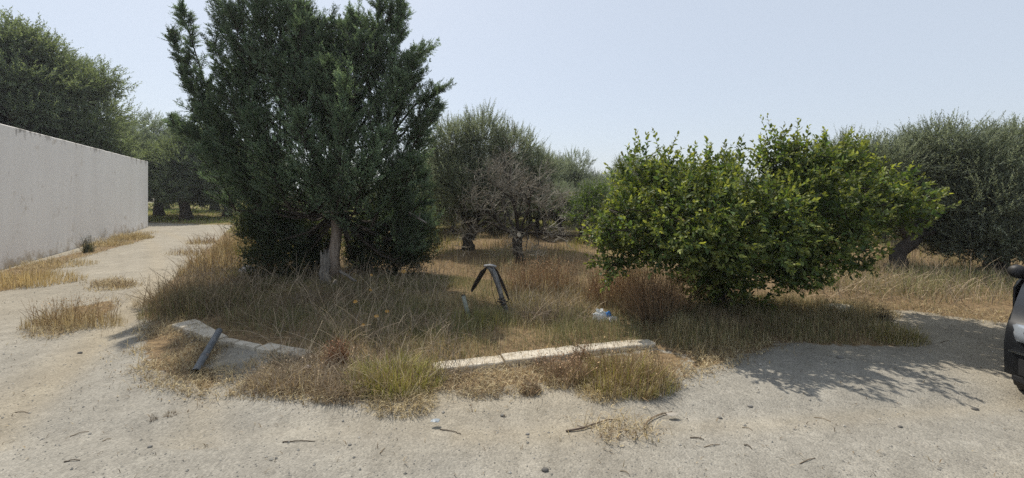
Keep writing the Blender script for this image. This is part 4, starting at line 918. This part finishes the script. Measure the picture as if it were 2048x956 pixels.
# ------------------------------------------------------------------ litter and small things
def crumple(mb, c, r, seed, amp=.3, sub=3):
    bm = bmesh.new(); bmesh.ops.create_icosphere(bm, subdivisions=sub, radius=1)
    for v in bm.verts:
        p = v.co*1.7+Vector((seed*3.1, seed*1.7, seed)); k = 1+amp*mnoise.noise(p)*1.2+amp*.9*abs(mnoise.noise(p*2.6))+amp*.35*mnoise.noise(p*6)
        v.co = v.co*k
    V = np.array([v.co[:] for v in bm.verts])*np.asarray(r)+np.asarray(c); bm.verts.index_update(); Fc = np.array([[v.index for v in f.verts] for f in bm.faces]); bm.free()
    mb.add(V, Fc)
M['bag'] = leaf_mat('white_plastic_film', .35, .35, .5, tcol=(1, 1, 1))
def bag(name, label, cat, px, py, d, r, col, seed, knot=False):
    c = W(px, py, d); c[2] = max(c[2] if r[2] > .02 else 0, r[2]*.75)
    root = thing(name, label, cat, (c[0], c[1], 0), 'rubbish left in the weeds')
    mb = MB(); crumple(mb, c, r, seed, .34); mb.C = [np.broadcast_to(np.array(col), (len(v), 3)) for v in mb.V]; mb.build('film', M['bag'], root)
    if knot:
        rng = np.random.default_rng(seed); k = MB()
        for i in range(5):
            a = rng.uniform(0, 6.28); p = c+np.array([0, 0, r[2]*.85]); e = p+np.array([math.cos(a)*.05, math.sin(a)*.05, rng.uniform(.02, .05)])
            ribbon(k, [p, (p+e)/2+np.array([0, 0, .015]), e], [.02, .045, .03], .0015, rng.normal(0, 1, 3))
        k.C = [np.broadcast_to(np.array(col), (len(v), 3)) for v in k.V]; k.build('knot', M['bag'], root)
bag('plastic_bag', 'crumpled white plastic bag lying in the weeds left of the blue wrapper', 'bag', 1199, 636, 5.72, (.095, .08, .085), (.72, .74, .74), 3, True)
bag('plastic_bag', 'smaller white plastic bag right of the blue wrapper', 'bag', 1226, 641, 5.68, (.07, .06, .05), (.74, .73, .73), 9)
bag('plastic_wrapper', 'bright blue plastic wrapper between the two white bags', 'wrapper', 1216, 632, 5.80, (.05, .05, .06), (.03, .20, .52), 14)
bag('plastic_sheet', 'crumpled white sheet scrap at the foot of the dark shrub', 'plastic scrap', 496, 541, 8.9, (.19, .13, .09), (.55, .53, .55), 21)
bag('plastic_scrap', 'tiny pale blue plastic scrap lying on the open gravel', 'plastic scrap', 871, 842, 3.32, (.034, .024, .006), (.34, .39, .43), 5)
bag('paper_scrap', 'little white crumpled paper in the weeds below the worn slab', 'paper scrap', 616, 736, 4.3, (.035, .03, .022), (.62, .55, .52), 8)
bag('paper_scrap', 'flat white scrap beside the right curved stick', 'paper scrap', 1345, 830, 3.42, (.045, .022, .004), (.5, .46, .4), 11)
def block():
    c = G(1681, 632); mb = MB(); rng = np.random.default_rng(7)
    bm = bmesh.new(); bmesh.ops.create_cube(bm, size=1); bmesh.ops.subdivide_edges(bm, edges=bm.edges[:], cuts=5, use_grid_fill=True)
    for v in bm.verts:
        k = v.co.copy(); q = max(0, k.length-.66)*.35; v.co -= k.normalized()*q; v.co += Vector((mnoise.noise(k*3), mnoise.noise(k*3+Vector((5, 0, 0))), mnoise.noise(k*3+Vector((0, 5, 0)))))*.05
    a = .15; V = []
    for v in bm.verts:
        x, y, z = v.co.x*.28, v.co.y*.2, v.co.z*.15+.06
        V.append([c[0]+x*math.cos(a)-y*math.sin(a), c[1]+x*math.sin(a)+y*math.cos(a), z+.03])
    bm.verts.index_update(); Fc = np.array([[v.index for v in f.verts] for f in bm.faces]); bm.free(); mb.add(V, Fc)
    o = mb.build('stone_block', rough_mat('pale_stone', (.5, .45, .33), (.72, .67, .54), 10, .6, c3=(.2, .17, .12), c3_scale=8, c3_lo=.6), at=c, smooth=True)
    tag(o, 'pale rough stone block in the grass right of the lemon tree', 'stone block')
block()
def stick(name, label, pts, r, col, cat='stick', group='sticks on the gravel', z=.008, seed=0, forks=()):
    rng = np.random.default_rng(seed); P = np.array([G(*p) for p in pts]); P[:, 2] = zt(P[:, 0], P[:, 1])+r+np.sin(np.linspace(0, 3.1, len(P)))*z
    t = np.linspace(0, 1, len(P)); tt = np.linspace(0, 1, 12); Q = np.stack([np.interp(tt, t, P[:, k]) for k in range(3)], -1)
    for _ in range(2): Q[1:-1] = (Q[:-2]+2*Q[1:-1]+Q[2:])/4
    Q[1:-1] += rng.normal(0, r*.25, Q[1:-1].shape); mb = MB(); tube(mb, Q, np.linspace(r, r*.6, 12), 7, rough=.15, rng=rng, col=col)
    b = Q[0]; root = thing(name, label, cat, tuple(b), group); mb.build('stem', M['twig'], root, smooth=True)
    for (i, dx, dy) in forks:
        f = MB(); e = Q[i]+np.array([dx, dy, .01]); tube(f, curve(Q[i], e, 4, jit=.003, rng=rng), np.linspace(r*.5, r*.25, 4), 5, col=col); f.build('side_twig', M['twig'], root)
stick('curved_stick', 'curved dark stick at the left end of the straw patch on the gravel', [(1132, 858), (1165, 855), (1195, 840), (1222, 832), (1240, 834)], .008, (.12, .09, .07), seed=1, forks=((8, .03, -.06), (3, -.05, .02)))
stick('curved_stick', 'hook shaped brown stick at the right end of the straw patch', [(1291, 866), (1289, 850), (1298, 835), (1318, 824), (1344, 817)], .008, (.15, .11, .075), seed=2, forks=((8, .06, -.02), (5, .04, .03)))
TW = [(565, 885, 630, 880, 'longest twig on the bare gravel, left of the middle front'), (140, 868, 178, 858, 'short twig on the left gravel below the path weeds'), (205, 880, 222, 874, 'stubby dark twig on the left gravel beside a short twig'), (1380, 872, 1408, 876, 'thin twig right of the straw patch, the upper of two'),
      (1408, 890, 1440, 885, 'thin pale twig right of the straw patch, the lower of two'), (1484, 850, 1505, 856, 'stubby dark twig on the sandy gravel below the lemon shadow'), (1488, 886, 1504, 894, 'stubby tilted twig on the sandy gravel right of the straw patch'), (1600, 922, 1630, 910, 'bent twig near the bottom edge of the sandy gravel'),
      (1628, 828, 1662, 838, 'straight twig just below the lemon tree shadow'), (880, 850, 922, 862, 'thin twig touching the pale blue plastic scrap'), (30, 822, 60, 820, 'twig on the gravel at the far left edge'), (760, 905, 770, 893, 'tiny upright leaning twig at the middle front'),
      (128, 925, 160, 922, 'flat twig at the bottom left corner'), (1880, 688, 1900, 684, 'dark twig on the sunlit track behind the lemon shadow'), (1240, 938, 1258, 944, 'dark twig at the bottom edge below the straw patch')]
for i, (a, b_, c, d_, lab_) in enumerate(TW):
    stick('twig', lab_, [(a, b_), ((a+c)/2+2, (b_+d_)/2-2), (c, d_)], .003 if i % 3 else .0042, ((.10, .08, .06), (.16, .12, .08), (.22, .17, .11))[i % 3], 'twig', 'short twigs on the gravel', .004, 20+i)
def stone(px, py, r, label, seed, g_):
    c = G(px, py); mb = MB(); c[2] = float(zt(c[0], c[1])); crumple(mb, c+UP*r*.25, (r*1.2, r, r*.6), seed, .22, 2)
    v = .10+.12*((seed*37 % 10)/10); mb.C = [np.broadcast_to(np.array([v, v*.95, v*.86]), (len(x), 3)) for x in mb.V]
    tag(mb.build('stone', M['twig'], at=c, smooth=True), label, 'stone', g_)
for i, (a, b_, r, lab_) in enumerate([(160, 705, .02, 'stone on the path below the golden weed clump'), (300, 895, .014, 'stone on the left gravel below the dead sprigs'), (448, 728, .02, 'stone on bare soil right of the leaning pole'), (1090, 938, .02, 'dark stone at the bottom edge near the middle'),
        (1055, 862, .013, 'stone left of the straw patch on the gravel'), (1005, 822, .016, 'stone on the gravel below the flat dry tuft'), (1440, 828, .016, 'stone on the gravel right of the hook shaped stick'), (1500, 805, .018, 'stone at the near edge of the lemon shadow'),
        (1680, 718, .028, 'largest loose stone, inside the lemon shadow'), (1800, 850, .014, 'small stone on the sandy gravel left of the car'), (1950, 812, .022, 'stone in the shadow tip in front of the car'), (700, 888, .011, 'smallest stone right of the longest twig')]):
    stone(a, b_, r, lab_, 50+i, 'loose stones on the gravel')

# dead stump, fallen branches by the cypress
def stump():
    b = G(652, 580); root = thing('dead_stump', 'broken grey dead stump standing left of the cypress trunk', 'stump', tuple(b)); rng = np.random.default_rng(9)
    mb = MB(); t = W(650, 508, b[1]); tube(mb, curve(b-UP*.05, t, 7, jit=.012, rng=rng), [.13, .11, .10, .095, .095, .09, .06], 10, rough=.14, rng=rng); mb.build('trunk', M['dead_wood'], root, smooth=True)
    for k in range(6):
        s = MB(); a = k*1.05; p = t+np.array([math.cos(a)*.06, math.sin(a)*.06, -.08]); tube(s, [p, p+np.array([math.cos(a)*.02, 0, rng.uniform(.1, .2)])], [.03, .006], 5); s.build('splinter', M['dead_wood'], root)
    l = MB(); p = W(655, 590, b[1]-.15); tube(l, curve(p-UP*.05, p+np.array([.16, .0, .28]), 4, jit=.02, rng=rng), [.06, .05, .04, .03], 7); l.build('root_arm', M['dead_wood'], root, smooth=True)
stump()
def fallen(name, label, a, b_, r, seed, col=(.3, .26, .22)):
    rng = np.random.default_rng(seed); mb = MB(); p = curve(a, b_, 6, jit=.012, rng=rng); tube(mb, p, np.linspace(r, r*.7, 6), 7, rough=.12, rng=rng)
    root = thing(name, label, 'branch', (a[0], a[1], 0), 'dead branches by the cypress'); mb.build('wood', M['dead_wood'], root, smooth=True)
    s = MB(); tube(s, curve(p[3], p[3]+np.array([.03, -.05, .14]), 3), [r*.5, r*.35, r*.2], 5); s.build('side_spur', M['dead_wood'], root)
fallen('broken_branch', 'broken grey branch propped right of the cypress trunk', W(679, 542, 7.8), W(712, 562, 7.4), .03, 1)
fallen('broken_branch', 'bare grey branch sticking out of the shrub right of the cypress', W(818, 425, 7.9), W(853, 446, 7.7), .022, 2)
# dry curled leaves caught in the weeds
def orange_leaves():
    for i, (px, py, s, lab_) in enumerate([(802, 543, .10, 'biggest dry orange leaf, high on the weeds right of the stump'), (706, 604, .07, 'orange leaf low on the weeds below the cypress trunk'), (770, 622, .06, 'pale orange leaf on the weeds, lower right of the group'), (738, 578, .05, 'small tan leaf in the middle of the leaf group'),
            (748, 632, .06, 'reddish leaf right above the yellow green clump'), (740, 549, .05, 'small pale leaf high beside the broken branch'), (776, 513, .05, 'topmost pale leaf before the dark shrub'), (722, 650, .05, 'lowest rusty leaf of the group in the weeds')]):
        d = G(px, py+34)[1]; c = W(px, py, d); mb = MB(); rng = np.random.default_rng(i); col = np.array([[.62, .36, .10]])*rng.uniform(.7, 1.15)
        leaves(mb, c[None], np.array([[1, -.2, .2*rng.normal()]]), np.array([[0, -.8, .5]]), np.array([s*1.2]), np.array([s*.75]), col, full=True)
        o = mb.build('dry_leaf', M['grass'], at=c); tag(o, lab_, 'leaf', 'dry orange leaves')
        st = MB(); tube(st, [c, np.array([c[0], c[1]+.02, 0])], .003, 4, (.3, .22, .13)); q = st.build('stalk', M['twig']); q.parent = o; q.location = -Vector(c)
orange_leaves()

# ------------------------------------------------------------------ car (dark hatchback, front towards the camera, mostly outside the frame)
def car():
    body_m = plain('dark_car_paint', (.010, .011, .013), .42, 0, .2, .1); glass = plain('car_glass', (.02, .025, .03), .05, 0, .8); rub = plain('tyre_rubber', (.018, .018, .018), .8)
    trim = plain('black_trim', (.015, .015, .016), .55); chrome = plain('chrome', (.6, .62, .65), .15, 1); alloy = plain('alloy', (.35, .36, .38), .3, .9); lens = plain('lamp_lens', (.30, .33, .37), .12, .3, .6, .5)
    root = thing('parked_car', 'dark grey car facing the camera and cut off by the right edge', 'car', (0, 0, 0))
    Lg, Wd, wr = 4.1, .86, .33; xf, xr = -.80, -3.35                     # x: 0 front, negative rearwards
    def arch(cx, n=9, r=.39): return [(cx+r*math.cos(a), .33+r*math.sin(a)) for a in np.linspace(-.28, math.pi+.28, n)]
    low = [(-.06, .24)]+arch(xf)+[(-1.3, .2), (-2.8, .2)]+arch(xr)+[(-4.02, .28)]
    prof = [(.0, .36), (.01, .52), (-.03, .66), (-.10, .76), (-.45, .88), (-1.15, .98), (-2.6, 1.0), (-3.7, 1.02), (-4.05, .98), (-4.1, .6)][::-1]
    # body shell: side outline (with arches) carried across the width and rounded at the flanks
    outline = low+prof
    levels = [(-1.0, .0), (-.985, .012), (-.93, .0), (-.6, 0), (0, 0), (.6, 0), (.93, 0), (.985, .012), (1.0, .0)]
    bm = bmesh.new(); rings = []
    def pos(x, z, u):
        w = Wd*(1-.05*max(0, (z-.55)/.45)); y = u*w; ed = abs(u)
        if ed > .99: z2 = z-(.05 if z > .8 else 0)
        else: z2 = z
        xx = x
        if x > -.9: xx -= (.28*ed**3.0)*max(0, 1+x/.9)
        if x < -3.6: xx += (.15*ed**3)*min(1, (-3.6-x)/.4)
        if z > .7: z2 -= .035*ed**2
        return (xx, y, z2)
    for u, _ in levels: rings.append([bm.verts.new(pos(x, z, u)) for x, z in outline])
    n = len(outline)
    for a, b in zip(rings[:-1], rings[1:]):
        for i in range(n): bm.faces.new([a[i], a[(i+1) % n], b[(i+1) % n], b[i]])
    bm.faces.new(rings[0]); bm.faces.new(rings[-1][::-1])
    bmesh.ops.recalc_face_normals(bm, faces=bm.faces[:]); bmesh.ops.triangulate(bm, faces=[f for f in bm.faces if len(f.verts) > 4])
    def fin(bm, name, m, parent=root, smooth=True):
        me = bpy.data.meshes.new(name); bm.to_mesh(me); bm.free(); me.materials.append(m)
        o = new_obj(name, me, parent)
        for p in me.polygons: p.use_smooth = smooth
        if smooth:
            md = o.modifiers.new('es', 'EDGE_SPLIT'); md.split_angle = R(32)
        return o
    fin(bm, 'body', body_m)
    # greenhouse
    def loft(pr, ws, name, m, par=root):
        bm = bmesh.new(); v = [[bm.verts.new((x, s*w, z)) for (x, z), w in zip(pr, ws)] for s in (-1, -.9, .9, 1)]
        for (x, z), w, k in zip(pr, ws, range(len(pr))):
            v[1][k].co.z += .012; v[2][k].co.z += .012
        k = len(pr)
        for a, b in zip(v[:-1], v[1:]):
            for i in range(k): bm.faces.new([a[i], a[(i+1) % k], b[(i+1) % k], b[i]])
        bm.faces.new(v[0]); bm.faces.new(v[-1][::-1]); bmesh.ops.recalc_face_normals(bm, faces=bm.faces[:]); return fin(bm, name, m, par)
    loft([(-1.1, .955), (-1.75, 1.38), (-2.2, 1.45), (-3.2, 1.43), (-3.95, 1.0)], [.78, .62, .60, .60, .74], 'cabin', body_m)
    def quad(pts, name, m, par=root, th=.004):
        bm = bmesh.new(); P = [Vector(p) for p in pts]; nn = (P[1]-P[0]).cross(P[2]-P[0]).normalized()
        a = [bm.verts.new(p+nn*th) for p in P]; b = [bm.verts.new(p-nn*th*3) for p in P]; bm.faces.new(a); bm.faces.new(b[::-1]); k = len(P)
        for i in range(k): bm.faces.new([a[i], b[i], b[(i+1) % k], a[(i+1) % k]])
        bmesh.ops.recalc_face_normals(bm, faces=bm.faces[:]); return fin(bm, name, m, par, False)
    quad([(-1.17, -.68, 1.025), (-1.17, .68, 1.025), (-1.72, .56, 1.385), (-1.72, -.56, 1.385)], 'windscreen', glass, th=.012)
    quad([(-3.32, -.55, 1.37), (-3.32, .55, 1.37), (-3.85, .66, 1.08), (-3.85, -.66, 1.08)], 'rear_window', glass, th=.012)
    for s in (-1, 1):
        quad([(-1.42, s*.765, 1.03), (-2.28, s*.775, 1.035), (-2.28, s*.62, 1.38), (-1.85, s*.635, 1.36)], 'side_window', glass, th=.014)
        quad([(-2.36, s*.775, 1.035), (-3.45, s*.765, 1.04), (-3.1, s*.625, 1.37), (-2.36, s*.62, 1.38)], 'side_window', glass, th=.014)
        d = quad([(-1.25, s*.872, .3), (-2.3, s*.872, .3), (-2.32, s*.862, .9), (-1.3, s*.862, .9)], 'door', body_m, th=.004)
        h = MB(); tube(h, [(-2.05, s*.875, .83), (-2.07, s*.895, .835), (-2.2, s*.895, .84), (-2.22, s*.875, .84)], .013, 6); h.build('handle', body_m, root).parent = d
        quad([(-2.36, s*.872, .3), (-2.95, s*.872, .32), (-3.2, s*.862, .9), (-2.38, s*.862, .9)], 'door', body_m, th=.004)
        mr = MB(); crumple(mr, (-1.58, s*.86, 1.03), (.055, .075, .075), 2, .05, 3); mo = mr.build('wing_mirror', trim, root, smooth=True)
        ar = MB(); tube(ar, [(-1.57, s*.76, 1.0), (-1.56, s*.86, 1.03)], [.035, .03], 8); ar.build('mirror_arm', trim, mo, smooth=True)
        # headlight wrapped over the corner
        bm = bmesh.new(); rows = []
        for zz, us in ((.57, (.50, .62, .76, .88, .95)), (.63, (.46, .62, .78, .9, .985)), (.69, (.50, .64, .78, .9, .985)), (.74, (.62, .7, .80, .9, .97))):
            xb = np.interp(zz, [.52, .66, .76], [.01, -.03, -.10]); rows.append([bm.verts.new(Vector(pos(xb-(.10 if u > .9 else 0), zz, s*u))+Vector((.016, s*.010, .006))) for u in us])
        for a, b in zip(rows[:-1], rows[1:]):
            for i in range(4): bm.faces.new([a[i], a[i+1], b[i+1], b[i]])
        bmesh.ops.recalc_face_normals(bm, faces=bm.faces[:]); hl = fin(bm, 'headlight', lens)
        md = hl.modifiers.new('so', 'SOLIDIFY'); md.thickness = .02
        for u, zz in ((.68, .65), (.82, .66)):
            pr = MB(); c = np.array(pos(np.interp(zz, [.52, .66, .76], [.01, -.03, -.10]), zz, s*u)); tube(pr, [c+[.0, 0, 0], c+[.022, 0, 0], c+[.026, 0, 0]], [.045, .042, .03], 14); pr.build('projector', chrome, hl, smooth=True)
        fg = MB(); c = np.array(pos(0, .36, s*.78)); tube(fg, [c+[-.02, 0, 0], c+[.018, 0, 0], c+[.02, 0, 0]], [.055, .05, .035], 14); fg.build('fog_lamp', lens, root, smooth=True)
        for cx in (xf, xr):
            wb = thing_part('wheel', root)
            tl = MB(); th = np.linspace(0, 2*math.pi, 33)[:-1]; pf = [(.20, .0), (.205, .02), (.27, .012), (.315, .018), (wr, .05), (wr, .15), (.315, .185), (.27, .19), (.205, .18)]
            V = np.array([[cx+r*math.cos(a), s*(.845-y), wr+r*math.sin(a)] for a in th for r, y in pf]); k = len(pf); q = [[i*k+j, ((i+1) % 32)*k+j, ((i+1) % 32)*k+(j+1) % k, i*k+(j+1) % k] for i in range(32) for j in range(k)]
            tl.add(V, np.array(q)); tl.build('tyre', rub, wb, smooth=True)
            rl = MB(); c = np.array([cx, s*.82, wr]); yv = np.array([0, s*1., 0]); tube(rl, [c-yv*.1, c-yv*.06], [.2, .2], 24)
            for j in range(10):
                a = j*math.pi/5; e = c+np.array([math.cos(a)*.2, 0, math.sin(a)*.2]); tube(rl, [c, (c+e)/2+yv*.008, e-yv*.005], [.028, .02, .018], 6)
            tube(rl, [c-yv*.02, c+yv*.012], [.05, .035], 12); rl.build('rim', alloy, wb, smooth=False)
            wl = MB(); tube(wl, [(cx, s*.80, .36), (cx, s*.45, .36)], [.385, .385], 20); wl.build('wheel_well', trim, root)
    # grille with bars, lower intake, bumper lip, plate
    def bar(y0, y1, z0, z1, x, name, m, par=root, nn=9):
        bm = bmesh.new(); rows = []
        for zz in (z0, z1):
            rows.append([bm.verts.new(Vector(pos(x, zz, y/ Wd))+Vector((.010, 0, 0))) for y in np.linspace(y0, y1, nn)])
        for i in range(nn-1): bm.faces.new([rows[0][i], rows[0][i+1], rows[1][i+1], rows[1][i]])
        bmesh.ops.recalc_face_normals(bm, faces=bm.faces[:]); o = fin(bm, name, m, par, False); md = o.modifiers.new('so', 'SOLIDIFY'); md.thickness = .03; md.offset = 0; return o
    gr = bar(-.36, .36, .50, .64, -.005, 'grille', trim)
    for zz in (.52, .555, .59, .625): bar(-.35, .35, zz-.006, zz+.006, .012, 'grille_bar', chrome, gr)
    li = bar(-.66, .66, .27, .40, .0, 'lower_intake', trim)
    for zz in (.295, .33, .365): bar(-.62, .62, zz-.005, zz+.005, .016, 'intake_slat', body_m, li)
    bar(-.80, .80, .225, .262, .012, 'bumper_lip', trim, nn=15)
    for s in (-1, 1): bar(s*.5, s*.76, .29, .43, .012, 'fog_surround', trim)
    for s in (-1, 1): bar(s*.44, s*.82, .47, .485, .016, 'bumper_crease', chrome)
    bar(-.26, .26, .425, .49, .02, 'number_plate', plain('plate', (.6, .6, .58), .4))
    for s in (-1, 1):
        wp = MB(); tube(wp, [(-1.12, s*.1, 1.0), (-1.25, s*.1-.5, 1.09)], .008, 5); wp.build('wiper', trim, root)
        quad([(-4.06, s*.55, .72), (-4.03, s*.8, .72), (-4.0, s*.8, .95), (-4.03, s*.55, .95)], 'tail_light', plain('tail_lens', (.35, .02, .02), .15), th=.01)
    root.location = CAR_LOC; root.rotation_euler = (0, 0, CAR_ROT); root.scale = (.97,)*3
def thing_part(name, parent):
    o = new_obj(name, None, parent); return o
CAR_ROT = math.atan2(-.58, -.815)
fx, fy = 4.40, 3.70          # where the front right corner stands
_h = np.array([math.cos(CAR_ROT), math.sin(CAR_ROT)]); _r = np.array([-_h[1], _h[0]])
CAR_LOC = (fx-_h[0]*(-.28)+_r[0]*.86*1, fy-_h[1]*(-.28)+_r[1]*.86*1, 0)
car()

# ------------------------------------------------------------------ haze
def haze():
    bm = bmesh.new(); bmesh.ops.create_cube(bm, size=1); me = bpy.data.meshes.new('haze'); bm.to_mesh(me); bm.free()
    m, t = mat_new('haze_air'); v = N_(t, 'ShaderNodeVolumePrincipled'); v.inputs['Density'].default_value = .0008; v.inputs['Color'].default_value = (.90, .94, 1, 1); v.inputs['Anisotropy'].default_value = .3
    o = N_(t, 'ShaderNodeOutputMaterial'); t.links.new(v.outputs[0], o.inputs['Volume']); me.materials.append(m)
    h = new_obj('haze', me); h.scale = (1600, 1300, 17); h.location = (0, 330, 7); tag(h, kind='stuff')
haze()
